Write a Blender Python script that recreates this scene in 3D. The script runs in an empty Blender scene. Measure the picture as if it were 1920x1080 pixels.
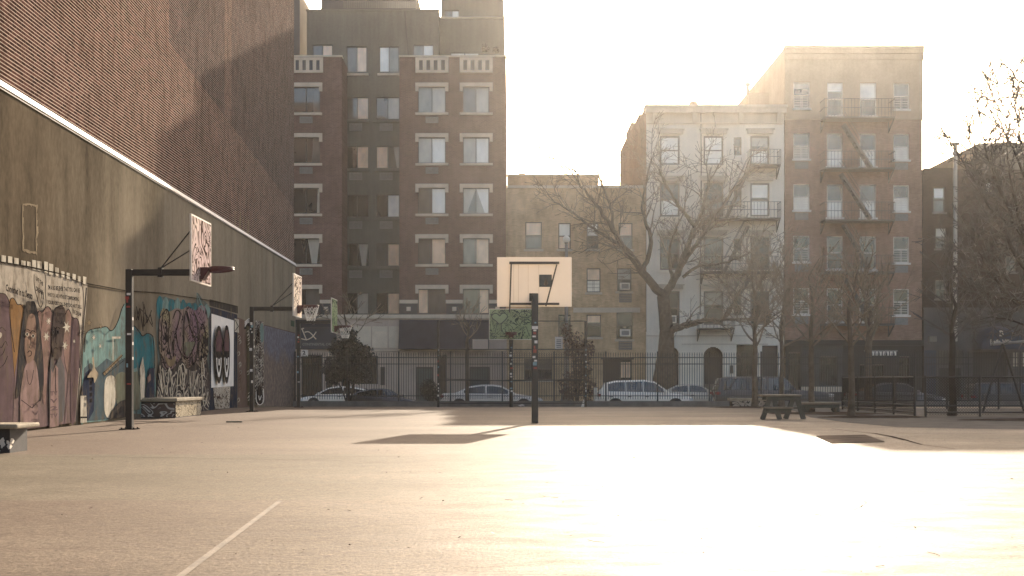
import bpy, math, random
from mathutils import Vector, Matrix
R = math.radians
C = bpy.context.scene.collection
S = bpy.context.scene

# ---------------------------------------------------------------- camera, sky, sun, exposure
F = 2100.0                       # focal length in photograph pixels
HZ = 712.0                       # horizon row in the photograph
EYE = 1.0
cam = bpy.data.cameras.new("camera"); co = bpy.data.objects.new("camera", cam); C.objects.link(co)
co.location = (0, 0, EYE); co.rotation_euler = (R(90), 0, 0)
cam.sensor_width = 36; cam.lens = 36*F/1920; cam.shift_y = (HZ-540)/1920
cam.clip_start = .05; cam.clip_end = 5000
S.camera = co

SUN_EL, SUN_AZ = R(21.4), R(12.3)      # azimuth measured from +Y towards +X
W = bpy.data.worlds.new("World"); S.world = W; W.use_nodes = True
wn = W.node_tree.nodes; wl = W.node_tree.links
bg = wn["Background"]
sky = wn.new("ShaderNodeTexSky"); sky.sky_type = 'NISHITA'; sky.sun_disc = False
sky.sun_elevation = SUN_EL; sky.sun_rotation = SUN_AZ
sky.air_density = 1.0; sky.dust_density = 4.0; sky.ozone_density = 1.0
tint = wn.new("ShaderNodeMix"); tint.data_type = 'RGBA'; tint.blend_type = 'MULTIPLY'; tint.inputs[0].default_value = 1
tint.inputs[7].default_value = (1, .92, .85, 1); wl.new(sky.outputs[0], tint.inputs[6]); wl.new(tint.outputs[2], bg.inputs[0]); bg.inputs[1].default_value = .15
sl = bpy.data.lights.new("sun", 'SUN'); sl.energy = 4.6; sl.angle = R(.5); sl.color = (1, .86, .68)
so = bpy.data.objects.new("sun", sl); C.objects.link(so)
d = Vector((math.sin(SUN_AZ)*math.cos(SUN_EL), math.cos(SUN_AZ)*math.cos(SUN_EL), math.sin(SUN_EL)))
so.rotation_euler = d.to_track_quat('Z', 'Y').to_euler(); so.location = (30, 60, 60)
S.view_settings.view_transform = 'Standard'; S.view_settings.look = 'None'
S.view_settings.exposure = 1.28; S.view_settings.gamma = 1
S.render.engine = 'CYCLES'
S.cycles.use_denoising = True
S.cycles.max_bounces = 6; S.cycles.volume_bounces = 1; S.cycles.transparent_max_bounces = 8
S.cycles.sample_clamp_indirect = 6

# ---------------------------------------------------------------- measuring helpers
def P(px, py, Y):
    return Vector(((px-960)*Y/F, Y, EYE-(py-HZ)*Y/F))
def PX(px, Y): return (px-960)*Y/F
def PZ(py, Y): return EYE-(py-HZ)*Y/F
WX0, WK = -8.92, .0262            # the long side wall: X = WX0 - WK*Y
def wx(Y): return WX0-WK*Y
def Wp(px, py, off=0.0):          # a pixel's point on that wall
    a = (px-960)/F
    Y = (WX0+off)/(a+WK)
    return Vector((a*Y, Y, EYE-(py-HZ)*Y/F))
def gz(Y):                        # court height: falls gently towards the far kerb
    return 0 if Y < 40 else -.27*min(1, (Y-40)/13)

# ---------------------------------------------------------------- materials
def nmat(name):
    m = bpy.data.materials.new(name); m.use_nodes = True
    return m, m.node_tree.nodes, m.node_tree.links, m.node_tree.nodes["Principled BSDF"]
def math_node(N, L, op, a, b=None, clamp=False):
    n = N.new("ShaderNodeMath"); n.operation = op; n.use_clamp = clamp
    for i, v in enumerate((a, b)):
        if v is None: continue
        if isinstance(v, (int, float)): n.inputs[i].default_value = v
        else: L.new(v, n.inputs[i])
    return n.outputs[0]
def mixc(N, L, f, a, b, mode='MIX'):
    n = N.new("ShaderNodeMix"); n.data_type = 'RGBA'; n.blend_type = mode
    for s, v in ((0, f), (6, a), (7, b)):
        if isinstance(v, (int, float)): n.inputs[s].default_value = v
        elif isinstance(v, tuple): n.inputs[s].default_value = (*v[:3], 1)
        else: L.new(v, n.inputs[s])
    return n.outputs[2]
def ramp(N, L, fac, p0, p1, c0=(0, 0, 0), c1=(1, 1, 1)):
    n = N.new("ShaderNodeValToRGB"); e = n.color_ramp.elements
    e[0].position, e[1].position = p0, p1; e[0].color = (*c0, 1); e[1].color = (*c1, 1)
    L.new(fac, n.inputs[0]); return n.outputs[0]
def coords(N, L, scale=(1, 1, 1), perm=None):
    g = N.new("ShaderNodeNewGeometry").outputs["Position"]
    if perm:
        s = N.new("ShaderNodeSeparateXYZ"); L.new(g, s.inputs[0])
        c = N.new("ShaderNodeCombineXYZ")
        for i, k in enumerate(perm):
            if k is not None: L.new(s.outputs[k], c.inputs[i])
        g = c.outputs[0]
    m = N.new("ShaderNodeMapping"); m.inputs["Scale"].default_value = scale
    L.new(g, m.inputs[0]); return m.outputs[0]
def noise(N, L, v, scale, detail=4, rough=.55, dist=0):
    n = N.new("ShaderNodeTexNoise"); n.inputs["Scale"].default_value = scale
    n.inputs["Detail"].default_value = detail; n.inputs["Roughness"].default_value = rough
    n.inputs["Distortion"].default_value = dist
    L.new(v, n.inputs["Vector"]); return n.outputs["Fac"]
def bump(N, L, b, h, strength, dist=.02):
    n = N.new("ShaderNodeBump"); n.inputs["Strength"].default_value = strength
    n.inputs["Distance"].default_value = dist
    L.new(h, n.inputs["Height"]); L.new(n.outputs[0], b.inputs["Normal"])
def pm(name, col, rough=.8, var=.35, scale=2.5, metal=0, bmp=.15, streak=0, col2=None, coat=0):
    """painted / stone / metal surface: two scales of wear, optional vertical streaks"""
    m, N, L, b = nmat(name)
    v = coords(N, L)
    f = noise(N, L, v, scale, 5)
    f2 = noise(N, L, v, scale*14, 3)
    f = math_node(N, L, 'ADD', math_node(N, L, 'MULTIPLY', f, .65), math_node(N, L, 'MULTIPLY', f2, .35))
    if streak:
        f3 = noise(N, L, coords(N, L, (3, 3, .22)), 1.3, 5)
        f = math_node(N, L, 'ADD', math_node(N, L, 'MULTIPLY', f, 1-streak), math_node(N, L, 'MULTIPLY', f3, streak))
    lo = tuple(c*(1-var) for c in col); hi = tuple(min(1, c*(1+var)) for c in (col2 or col))
    L.new(ramp(N, L, f, .32, .68, lo, hi), b.inputs["Base Color"])
    b.inputs["Roughness"].default_value = rough; b.inputs["Metallic"].default_value = metal
    b.inputs["Coat Weight"].default_value = coat
    if rough >= .75: b.inputs["Specular IOR Level"].default_value = 0 if rough >= .9 else .12
    if bmp: bump(N, L, b, f2, bmp)
    return m
def brick(name, c1, c2, mortar, perm=(0, 2, None), rw=.215, rh=.072, ms=.008, patch=False, wear=.3):
    m, N, L, b = nmat(name)
    v = coords(N, L, (1, 1, 1), perm)
    t = N.new("ShaderNodeTexBrick"); L.new(v, t.inputs["Vector"])
    t.inputs["Scale"].default_value = 1; t.inputs["Brick Width"].default_value = rw
    t.inputs["Row Height"].default_value = rh; t.inputs["Mortar Size"].default_value = ms
    t.inputs["Mortar Smooth"].default_value = .3; t.inputs["Bias"].default_value = -.1
    t.inputs["Color1"].default_value = (*c1, 1); t.inputs["Color2"].default_value = (*c2, 1)
    t.inputs["Mortar"].default_value = (*mortar, 1)
    g = coords(N, L)
    n1 = noise(N, L, g, .55, 6); n2 = noise(N, L, coords(N, L, (1, 1, .35)), 3.5, 4)
    f = math_node(N, L, 'ADD', math_node(N, L, 'MULTIPLY', n1, .6), math_node(N, L, 'MULTIPLY', n2, .4))
    c = mixc(N, L, 1.0, t.outputs["Color"], ramp(N, L, f, .3, .7, (1-wear,)*3, (1+wear,)*3), 'MULTIPLY')
    if patch:      # bed joints lightened in colour, as if their raked edges caught the sun
        sz = N.new("ShaderNodeSeparateXYZ"); L.new(g, sz.inputs[0])
        fr = math_node(N, L, 'ABSOLUTE', math_node(N, L, 'SUBTRACT', math_node(N, L, 'FRACT', math_node(N, L, 'DIVIDE', sz.outputs[2], rh)), .5))
        jn = math_node(N, L, 'MULTIPLY', math_node(N, L, 'GREATER_THAN', fr, .5-ms/rh*1.05), ramp(N, L, n2, .25, .55, (.45,)*3, (1,)*3))
        c = mixc(N, L, jn, c, (.50, .41, .34))
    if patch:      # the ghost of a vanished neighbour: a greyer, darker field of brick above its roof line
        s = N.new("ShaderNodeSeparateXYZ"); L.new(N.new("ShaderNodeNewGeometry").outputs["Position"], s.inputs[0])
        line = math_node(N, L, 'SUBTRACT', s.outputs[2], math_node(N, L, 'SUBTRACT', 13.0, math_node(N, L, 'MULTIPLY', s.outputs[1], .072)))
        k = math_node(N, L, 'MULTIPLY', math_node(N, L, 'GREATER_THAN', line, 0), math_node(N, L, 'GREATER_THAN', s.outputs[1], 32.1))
        k2 = math_node(N, L, 'MULTIPLY', math_node(N, L, 'GREATER_THAN', s.outputs[1], 39.0), math_node(N, L, 'LESS_THAN', s.outputs[1], 40.1))  # strip kept lighter: a warmly lit pilaster done in colour
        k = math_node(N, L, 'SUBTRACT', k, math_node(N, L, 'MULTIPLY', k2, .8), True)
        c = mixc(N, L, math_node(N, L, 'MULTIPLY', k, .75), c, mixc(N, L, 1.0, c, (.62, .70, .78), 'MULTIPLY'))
    L.new(c, b.inputs["Base Color"]); b.inputs["Roughness"].default_value = .85
    b.inputs["Specular IOR Level"].default_value = 0
    bump(N, L, b, math_node(N, L, 'ADD', math_node(N, L, 'MULTIPLY', t.outputs["Fac"], -1), n2), .06, .01)
    return m
def glass(name, col, rough=.08, var=.25):
    m, N, L, b = nmat(name)
    n = noise(N, L, coords(N, L, (1, 1, .5)), 2.2, 3)
    L.new(ramp(N, L, n, .3, .7, tuple(c*(1-var) for c in col), tuple(min(1, c*(1+var)) for c in col)), b.inputs["Base Color"])
    b.inputs["Roughness"].default_value = rough; b.inputs["Coat Weight"].default_value = 1; b.inputs["Coat Roughness"].default_value = .03
    bump(N, L, b, noise(N, L, coords(N, L), .8, 2), .04, .02)
    return m
def scribble(name, base, ink, scale=4, lo=.46, hi=.54, base2=None, dist=3.2, perm=(1, 2, None), lw=.32):
    """graffiti line work: thin contour lines of a warped noise field"""
    m, N, L, b = nmat(name)
    v = coords(N, L, (1, 1, 1), perm)
    n = noise(N, L, v, scale, 1.2, .4, dist)
    k = math_node(N, L, 'SINE', math_node(N, L, 'MULTIPLY', n, 38))
    line = ramp(N, L, math_node(N, L, 'ADD', math_node(N, L, 'MULTIPLY', k, .5), .5), lw*.35, lw)
    n2 = noise(N, L, v, scale*.35, 3)
    bc = ramp(N, L, n2, lo, hi, base, base2 or base)
    gaps = ramp(N, L, noise(N, L, v, scale*.6, 2), .34, .44)
    f = math_node(N, L, 'SUBTRACT', 1.0, line)
    f = math_node(N, L, 'MULTIPLY', f, gaps)
    L.new(mixc(N, L, f, bc, ink), b.inputs["Base Color"]); b.inputs["Roughness"].default_value = .9; b.inputs["Specular IOR Level"].default_value = 0
    return m

def plaster(name):
    m, N, L, b = nmat(name)
    v = coords(N, L)
    drip = noise(N, L, coords(N, L, (1, 1, .10)), 1.1, 7, .62)
    blot = noise(N, L, coords(N, L, (1, 1, .45)), .45, 6, .6)
    fine = noise(N, L, coords(N, L, (1, 1, .5)), 11, 5, .65)
    f = math_node(N, L, 'ADD', math_node(N, L, 'MULTIPLY', drip, .36), math_node(N, L, 'MULTIPLY', blot, .40))
    f = math_node(N, L, 'ADD', f, math_node(N, L, 'MULTIPLY', fine, .24))
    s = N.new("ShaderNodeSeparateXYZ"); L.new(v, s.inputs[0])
    # browner near, greyer far; far colour also lightened to offset the building's cast shadow
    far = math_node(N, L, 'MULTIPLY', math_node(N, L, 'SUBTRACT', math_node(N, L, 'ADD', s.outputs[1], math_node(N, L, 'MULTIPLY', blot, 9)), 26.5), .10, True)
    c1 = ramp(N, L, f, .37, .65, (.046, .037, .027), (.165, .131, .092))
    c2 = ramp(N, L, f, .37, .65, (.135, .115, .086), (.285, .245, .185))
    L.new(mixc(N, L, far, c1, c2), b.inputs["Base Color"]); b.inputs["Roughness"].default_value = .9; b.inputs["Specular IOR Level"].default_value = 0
    bump(N, L, b, math_node(N, L, 'ADD', fine, drip), .12, .01)
    return m
M = {}
def ground_material():
    m, N, L, b = nmat("court asphalt")
    v = coords(N, L)
    s = N.new("ShaderNodeSeparateXYZ"); L.new(v, s.inputs[0])
    big = noise(N, L, coords(N, L, (.35, .8, 1)), .5, 6, .6)
    mid = noise(N, L, coords(N, L, (1, 2.2, 1)), 1.6, 6, .65)
    fine = noise(N, L, v, 38, 4, .7)
    col = ramp(N, L, big, .36, .66, (.128, .099, .068), (.228, .184, .134))
    # faded court paint: a green band between two reddish ones, worn through
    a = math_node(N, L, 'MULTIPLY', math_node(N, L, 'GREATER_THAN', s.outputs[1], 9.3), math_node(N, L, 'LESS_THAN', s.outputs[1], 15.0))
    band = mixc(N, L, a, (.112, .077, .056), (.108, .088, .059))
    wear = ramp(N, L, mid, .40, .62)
    left = ramp(N, L, math_node(N, L, 'MULTIPLY', math_node(N, L, 'ADD', s.outputs[0], 6), .115, True), .05, .95, (.95,)*3, (.05,)*3)  # also darkens the left side, a vignette put into the paint colour
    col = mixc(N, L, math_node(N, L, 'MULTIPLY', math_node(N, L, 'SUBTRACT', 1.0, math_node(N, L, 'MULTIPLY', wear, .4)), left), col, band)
    # pale worn spots, dark flecks
    spots = ramp(N, L, noise(N, L, coords(N, L, (.45, .6, 1)), .9, 3), .66, .76)
    col = mixc(N, L, math_node(N, L, 'MULTIPLY', spots, .55), col, (.24, .19, .135))
    col = mixc(N, L, .8, col, ramp(N, L, fine, .32, .68, (.45,)*3, (1.55,)*3), 'MULTIPLY')
    grain = noise(N, L, coords(N, L, (1, 2.5, 1)), 9, 5, .7)
    col = mixc(N, L, .8, col, ramp(N, L, grain, .34, .66, (.62,)*3, (1.38,)*3), 'MULTIPLY')
    vo = N.new("ShaderNodeTexVoronoi"); vo.inputs["Scale"].default_value = 5.5; L.new(v, vo.inputs["Vector"])
    vo.inputs["Randomness"].default_value = 1
    fl = math_node(N, L, 'LESS_THAN', vo.outputs["Distance"], .085)
    sel = math_node(N, L, 'GREATER_THAN', noise(N, L, v, 1.3, 4), .52)
    col = mixc(N, L, math_node(N, L, 'MULTIPLY', math_node(N, L, 'MULTIPLY', fl, sel), .7), col, (.05, .035, .028))
    L.new(col, b.inputs["Base Color"])
    rr = ramp(N, L, mid, .3, .7, (.60,)*3, (.78,)*3); L.new(rr, b.inputs["Roughness"])
    b.inputs["Specular IOR Level"].default_value = .13
    h = math_node(N, L, 'ADD', math_node(N, L, 'MULTIPLY', fine, .9), mid)
    bump(N, L, b, h, .45, .012)
    return m
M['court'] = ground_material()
M['earth'] = pm("earth", (.10, .085, .07), .95, .4, .8, bmp=.5)
M['soil'] = pm("soil", (.055, .042, .034), .95, .6, 2.2, bmp=.9)
M['asphalt'] = pm("road asphalt", (.05, .05, .052), .75, .3, 1.2)
M['play_asphalt'] = pm('dark play asphalt', (.062, .056, .052), .85, .4, 2.2, bmp=.4)
M['concrete'] = pm("pavement concrete", (.27, .25, .225), .85, .25, 1.0)
M['kerb'] = pm("kerb concrete", (.17, .155, .145), .9, .35, 1.6, bmp=.4, streak=.3)
M["line"] = pm("worn line paint", (.165, .128, .092), .68, .45, 5)
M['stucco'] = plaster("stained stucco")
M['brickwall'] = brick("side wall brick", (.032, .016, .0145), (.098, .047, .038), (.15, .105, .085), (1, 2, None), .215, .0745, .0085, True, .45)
M['ledge'] = pm("white ledge coping", (.74, .71, .66), .6, .12, 1.2)
M['flash'] = pm("lead flashing", (.10, .095, .09), .6, .3, 1.5)
M['brick_aptl'] = brick("maroon brick", (.125, .065, .055), (.17, .092, .077), (.20, .14, .115), (0, 2, None), .22, .075, .01)
M['brick_tan'] = brick("tan brick", (.48, .335, .20), (.60, .43, .26), (.52, .40, .27), (0, 2, None), .22, .077, .01, wear=.35)
M['brick_red'] = brick("tenement brick", (.255, .150, .112), (.335, .21, .155), (.27, .19, .15), (0, 2, None), .22, .077, .009, wear=.35)
M['brick_dark'] = brick("dark brick", (.030, .022, .021), (.045, .032, .028), (.042, .034, .031), (0, 2, None), .22, .077, .009)
M['brick_side'] = brick("gable brick", (.16, .10, .07), (.23, .15, .10), (.2, .15, .11), (1, 2, None), .22, .077, .009)
M['grey_stucco'] = pm("grey render", (.125, .12, .105), .9, .28, .5, streak=.35)
M['tan_render'] = pm("tan render", (.42, .32, .23), .9, .18, .6, streak=.2)
M['white_paint'] = pm("cream painted brick", (.78, .72, .62), .85, .14, .9, streak=.3)
M['cream_trim'] = pm("cream cornice", (.52, .46, .38), .8, .2, 1.2, streak=.3)
M['stone'] = pm("limestone", (.56, .48, .38), .85, .18, 1.2, streak=.25)
M['stone_pink'] = pm("warm limestone", (.44, .35, .29), .85, .2, 1.0, streak=.25)
M['lintel'] = pm("cast stone", (.60, .50, .39), .85, .16, 1.6)
M['dark_panel'] = pm("dark metal panel", (.030, .030, .038), .5, .3, 1)
M['navy'] = pm("navy awning cloth", (.030, .032, .045), .85, .2, 2)
M['blue_awning'] = pm("blue awning cloth", (.016, .028, .05), .7, .25, 2)
M['blue_paint'] = pm("blue panel paint", (.025, .035, .055), .7, .2, 1.5)
M['grey_paint'] = pm("grey painted brick", (.075, .077, .078), .85, .25, 1)
M['shop_dark'] = pm("dark shopfront", (.014, .013, .013), .6, .4, 1)
M['door_green'] = pm("green grey door", (.07, .085, .08), .6, .2, 1.5)
M['frame_dark'] = pm("brown window frame", (.12, .10, .085), .6, .2, 3)
M['frame_bronze'] = pm("bronze frame", (.05, .045, .042), .5, .2, 3)
M['frame_white'] = pm("white window frame", (.70, .66, .60), .6, .12, 3)
M['ac_grey'] = pm("louvre grey", (.20, .19, .175), .6, .25, 8)
M['ac_white'] = pm("cooler white", (.72, .68, .6), .5, .12, 8)
M['wire'] = pm('dull fence wire', (.012, .011, .012), .95, .3, 6, bmp=0)
M['cable_black'] = pm('old cable', (.03, .026, .022), .95, .3, 3, bmp=0)
M['patch'] = pm('patch plaster', (.20, .16, .11), .9, .4, 3, bmp=.3)
M['iron'] = pm("black iron", (.018, .017, .018), .6, .3, 6)
M['iron_brown'] = pm("fire escape iron", (.095, .078, .066), .6, .3, 6)
M['post'] = pm("black painted steel", (.016, .015, .017), .38, .35, 6, bmp=.1)
M['rim'] = pm("dark red rim paint", (.065, .010, .014), .45, .3, 9)
M['net'] = pm("white net cord", (.75, .73, .68), .8, .1, 9)
def translucent(m, col, f):      # thin fibreglass lets some sunlight through
    N, L = m.node_tree.nodes, m.node_tree.links
    t = N.new("ShaderNodeBsdfTranslucent"); t.inputs[0].default_value = (*col, 1); x = N.new("ShaderNodeMixShader"); x.inputs[0].default_value = f
    L.new(N["Principled BSDF"].outputs[0], x.inputs[1]); L.new(t.outputs[0], x.inputs[2]); L.new(x.outputs[0], N["Material Output"].inputs[0]); return m
M['board_white'] = translucent(pm("backboard paint", (.86, .80, .72), .55, .08, 1.0, streak=.5), (.9, .82, .72), .30)
M['board_grey'] = translucent(pm("backboard panel", (.76, .71, .62), .6, .10, 1.0, streak=.8), (.9, .82, .72), .30)
M['board_scrib'] = scribble("graffiti backboard", (.78, .66, .54), (.075, .05, .04), 1.3, .40, .62, (.58, .45, .42), 3.0, (1, 2, None), .5)
M['board_green'] = scribble("green graffiti backboard", (.30, .38, .20), (.035, .05, .03), 1.3, .4, .6, (.36, .42, .25))
M['heart_green'] = scribble("green doodle backboard", (.30, .38, .21), (.02, .045, .035), 2.0, .4, .6, (.36, .42, .25), 2.6, (0, 2, None))
M['glass_dark'] = glass("dark pane", (.022, .024, .026))
M['glass_mid'] = glass("dim pane", (.085, .085, .08))
M['glass_green'] = glass("green grey pane", (.16, .17, .145))
M['cur_white'] = glass("white curtain and painted reflection", (.86, .83, .76), .25, .12)  # also stands for bright white reflections, put into the colour
M['cur_cream'] = glass("peach blind and painted reflection", (.82, .58, .40), .3, .2)  # warm orange-pink reflections are painted with this tone too
M['cur_grey'] = glass("grey blind behind glass", (.43, .40, .34), .25, .15)
M['bark'] = pm("bark", (.115, .090, .070), .9, .45, 5, bmp=.8)
M['bark_dark'] = pm("dark bark", (.035, .030, .028), .9, .45, 5, bmp=.8)
M['twig'] = pm("twig bark", (.20, .155, .115), .75, .4, 6, bmp=0)
M['twig_dark'] = pm("dark twig bark", (.030, .025, .023), .6, .4, 6, bmp=0)
M['leaf_dark'] = pm("evergreen leaf", (.022, .024, .018), .45, .5, 5, bmp=0)
M['leaf_brown'] = pm("russet leaf", (.10, .052, .038), .6, .5, 5, bmp=0)
M['wood'] = pm("weathered timber", (.20, .16, .115), .75, .35, 3, bmp=.4)
M['wood_dark'] = pm("grey green timber", (.075, .075, .065), .75, .35, 3, bmp=.4)
M['bench'] = pm("bench concrete", (.30, .255, .19), .8, .35, 3, bmp=.5)
M['bench_paint'] = pm("bench black paint", (.03, .025, .028), .6, .5, 4)
M['bench_scrib'] = scribble("bench tags", (.05, .04, .042), (.55, .52, .47), 2.2, .4, .6, (.1, .07, .06))
M['bench_end_lit'] = scribble("sunlit bench end tags", (.50, .43, .32), (.05, .04, .03), 2.6)
M['tyre'] = pm("tyre rubber", (.02, .02, .02), .8, .3, 6)
M['hub'] = pm("wheel metal", (.35, .35, .35), .35, .2, 6, .8)
M['car_glass'] = glass("car glass", (.02, .026, .028), .03)
M['tail'] = pm("red lamp lens", (.22, .015, .015), .25, .2, 6)
M['head'] = pm("clear lamp lens", (.6, .6, .58), .15, .1, 6)
M['trim'] = pm("black trim", (.02, .02, .021), .5, .2, 6)
M['sticker_white'] = pm("white sticker", (.75, .72, .68), .6, .2, 20, bmp=0)
M['sticker_red'] = pm("red sticker", (.32, .05, .04), .6, .3, 20, bmp=0)
M['sticker_blue'] = pm("blue sticker", (.18, .32, .38), .6, .3, 20, bmp=0)
M['lamp_glass'] = translucent(pm("lamp globe", (.85, .83, .78), .3, .05, 2, bmp=0), (.9, .88, .8), .5)
M['lamp_post'] = pm("grey lamp iron", (.20, .19, .18), .6, .25, 3)
M['flue'] = pm("galvanised flue", (.33, .31, .28), .5, .35, 2, .5, streak=.4)
M['paper'] = pm("paper", (.75, .72, .68), .8, .1, 8)
def paint(name, c, v=.12, s=4):
    m = pm(name, tuple(x*.66 for x in c), .9, v+.28, s, bmp=.15, streak=.45)
    N, L = m.node_tree.nodes, m.node_tree.links; b = N["Principled BSDF"]
    src = b.inputs["Base Color"].links[0].from_socket
    k = ramp(N, L, noise(N, L, coords(N, L, (1, 1, .4)), 4.2, 8, .74), .50, .64)
    L.new(mixc(N, L, math_node(N, L, 'MULTIPLY', k, .8), src, (.115, .09, .065)), b.inputs["Base Color"])
    return m
def carpaint(name, c): return pm(name, c, .35, .06, 3, bmp=0, coat=1)

# ---------------------------------------------------------------- mesh builder
class MB:
    def __init__(s): s.v = []; s.f = []; s.i = []; s.m = []
    def mi(s, mat):
        if isinstance(mat, str): mat = M[mat]
        if mat not in s.m: s.m.append(mat)
        return s.m.index(mat)
    def poly(s, pts, mat):
        k = len(s.v); s.v += [tuple(p) for p in pts]
        s.f.append(tuple(range(k, k+len(pts)))); s.i.append(s.mi(mat)); return s
    def hexa(s, p, mat):        # 8 corners: bottom 4, top 4
        k = len(s.v); s.v += [tuple(q) for q in p]; m = s.mi(mat)
        for f in ((3, 2, 1, 0), (4, 5, 6, 7), (0, 1, 5, 4), (1, 2, 6, 5), (2, 3, 7, 6), (3, 0, 4, 7)):
            s.f.append(tuple(k+j for j in f)); s.i.append(m)
        return s
    def box(s, x0, x1, y0, y1, z0, z1, mat):
        return s.hexa([(x0, y0, z0), (x1, y0, z0), (x1, y1, z0), (x0, y1, z0), (x0, y0, z1), (x1, y0, z1), (x1, y1, z1), (x0, y1, z1)], mat)
    def bar(s, a, b, w, h, mat, up=(0, 0, 1)):     # straight bar of w x h section
        a, b = Vector(a), Vector(b); t = (b-a).normalized(); u = Vector(up)
        x = t.cross(u)
        if x.length < 1e-4: x = t.cross(Vector((1, 0, 0)))
        x.normalize(); y = x.cross(t).normalized()
        c = [(-w/2, -h/2), (w/2, -h/2), (w/2, h/2), (-w/2, h/2)]
        return s.hexa([a+x*i+y*j for i, j in c]+[b+x*i+y*j for i, j in c], mat)
    def tube(s, pts, r, mat, n=8, cap=True):
        pts = [Vector(p) for p in pts]; m = s.mi(mat); k0 = len(s.v)
        rr = r if isinstance(r, (list, tuple)) else [r]*len(pts)
        ref = None
        for i, p in enumerate(pts):
            t = (pts[min(i+1, len(pts)-1)]-pts[max(i-1, 0)])
            t = t.normalized() if t.length > 1e-9 else Vector((0, 0, 1))
            if ref is None: ref = Vector((0, 0, 1)) if abs(t.z) < .9 else Vector((1, 0, 0))
            x = t.cross(ref).normalized(); ref = x.cross(t).normalized() if i == 0 else ref
            x = t.cross(ref)
            x = x.normalized() if x.length > 1e-6 else Vector((1, 0, 0))
            y = x.cross(t).normalized(); ref = y
            for j in range(n):
                a = 2*math.pi*j/n
                s.v.append(tuple(p+(x*math.cos(a)+y*math.sin(a))*rr[i]))
        for i in range(len(pts)-1):
            for j in range(n):
                a = k0+i*n+j; b = k0+i*n+(j+1) % n
                s.f.append((a, b, b+n, a+n)); s.i.append(m)
        if cap:
            s.f.append(tuple(range(k0+n-1, k0-1, -1))); s.i.append(m)
            e = k0+(len(pts)-1)*n; s.f.append(tuple(range(e, e+n))); s.i.append(m)
        return s
    def ring(s, c, R_, r, mat, n=28, k=8, squash=1):
        c = Vector(c); pts = [c+Vector((math.cos(2*math.pi*i/n)*R_, math.sin(2*math.pi*i/n)*R_, 0)) for i in range(n+1)]
        return s.tube(pts, r, mat, k, False)
    def ball(s, c, r, mat, n=14, sz=1.0):
        m = s.mi(mat); k0 = len(s.v); c = Vector(c)
        for i in range(n+1):
            th = math.pi*i/n
            for j in range(n*2):
                a = math.pi*j/n
                s.v.append((c.x+r*math.sin(th)*math.cos(a), c.y+r*math.sin(th)*math.sin(a), c.z+r*sz*math.cos(th)))
        for i in range(n):
            for j in range(2*n):
                a = k0+i*2*n+j; b = k0+i*2*n+(j+1) % (2*n)
                s.f.append((a, b, b+2*n, a+2*n)); s.i.append(m)
        return s
    def build(s, name, parent=None, smooth=False, loc=None, label=None, bevel=0):
        me = bpy.data.meshes.new(name)
        o0 = Vector(loc) if loc is not None else (world_loc(parent) if parent else Vector((0, 0, 0)))
        me.from_pydata([(x-o0.x, y-o0.y, z-o0.z) for x, y, z in s.v], [], s.f)
        for m in s.m: me.materials.append(m)
        me.polygons.foreach_set("material_index", s.i)
        if smooth: me.polygons.foreach_set("use_smooth", [True]*len(s.f))
        me.update()
        o = bpy.data.objects.new(name, me); C.objects.link(o)
        if parent:
            o.parent = parent
            if loc is not None: o.location = o0-world_loc(parent)
        elif loc is not None: o.location = o0
        if bevel:
            b = o.modifiers.new("bevel", 'BEVEL'); b.width = bevel; b.segments = 2; b.limit_method = 'ANGLE'
        if label: o['label'] = label
        return o
def world_loc(o):
    v = Vector((0, 0, 0))
    while o: v = v+o.location; o = o.parent
    return v
def thing(name, label, cat, loc, group=None):
    o = bpy.data.objects.new(name, None); C.objects.link(o); o.location = loc
    o.empty_display_size = .2
    return tag(o, label, cat, group)
def tag(o, label, cat, group=None):
    o['label'] = label; o['category'] = cat
    if group: o['group'] = group
    return o
def struct(mb, name):
    o = mb.build(name); o['kind'] = 'structure'; return o

def text2d(body, sx=1.0):
    """a word as flat outlines in 0..1 x 0..1"""
    cu = bpy.data.curves.new("lettering", 'FONT'); cu.body = body; cu.align_x = 'LEFT'; cu.resolution_u = 2; cu.offset = .04
    o = bpy.data.objects.new("lettering", cu); C.objects.link(o)
    me = bpy.data.meshes.new_from_object(o.evaluated_get(bpy.context.evaluated_depsgraph_get()))
    vs = [v.co.copy() for v in me.vertices]; fs = [tuple(p.vertices) for p in me.polygons]
    bpy.data.objects.remove(o); bpy.data.curves.remove(cu); bpy.data.meshes.remove(me)
    x0 = min(v.x for v in vs); x1 = max(v.x for v in vs); y0 = min(v.y for v in vs); y1 = max(v.y for v in vs)
    return [((v.x-x0)/(x1-x0), (v.y-y0)/(y1-y0)) for v in vs], fs
def add_text(mb, body, fn, mat):
    """fn maps (u, v) in 0..1 to a point"""
    vs, fs = text2d(body); k = len(mb.v); m = mb.mi(mat)
    mb.v += [tuple(fn(u, v)) for u, v in vs]
    for f in fs: mb.f.append(tuple(k+j for j in f)); mb.i.append(m)

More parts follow.
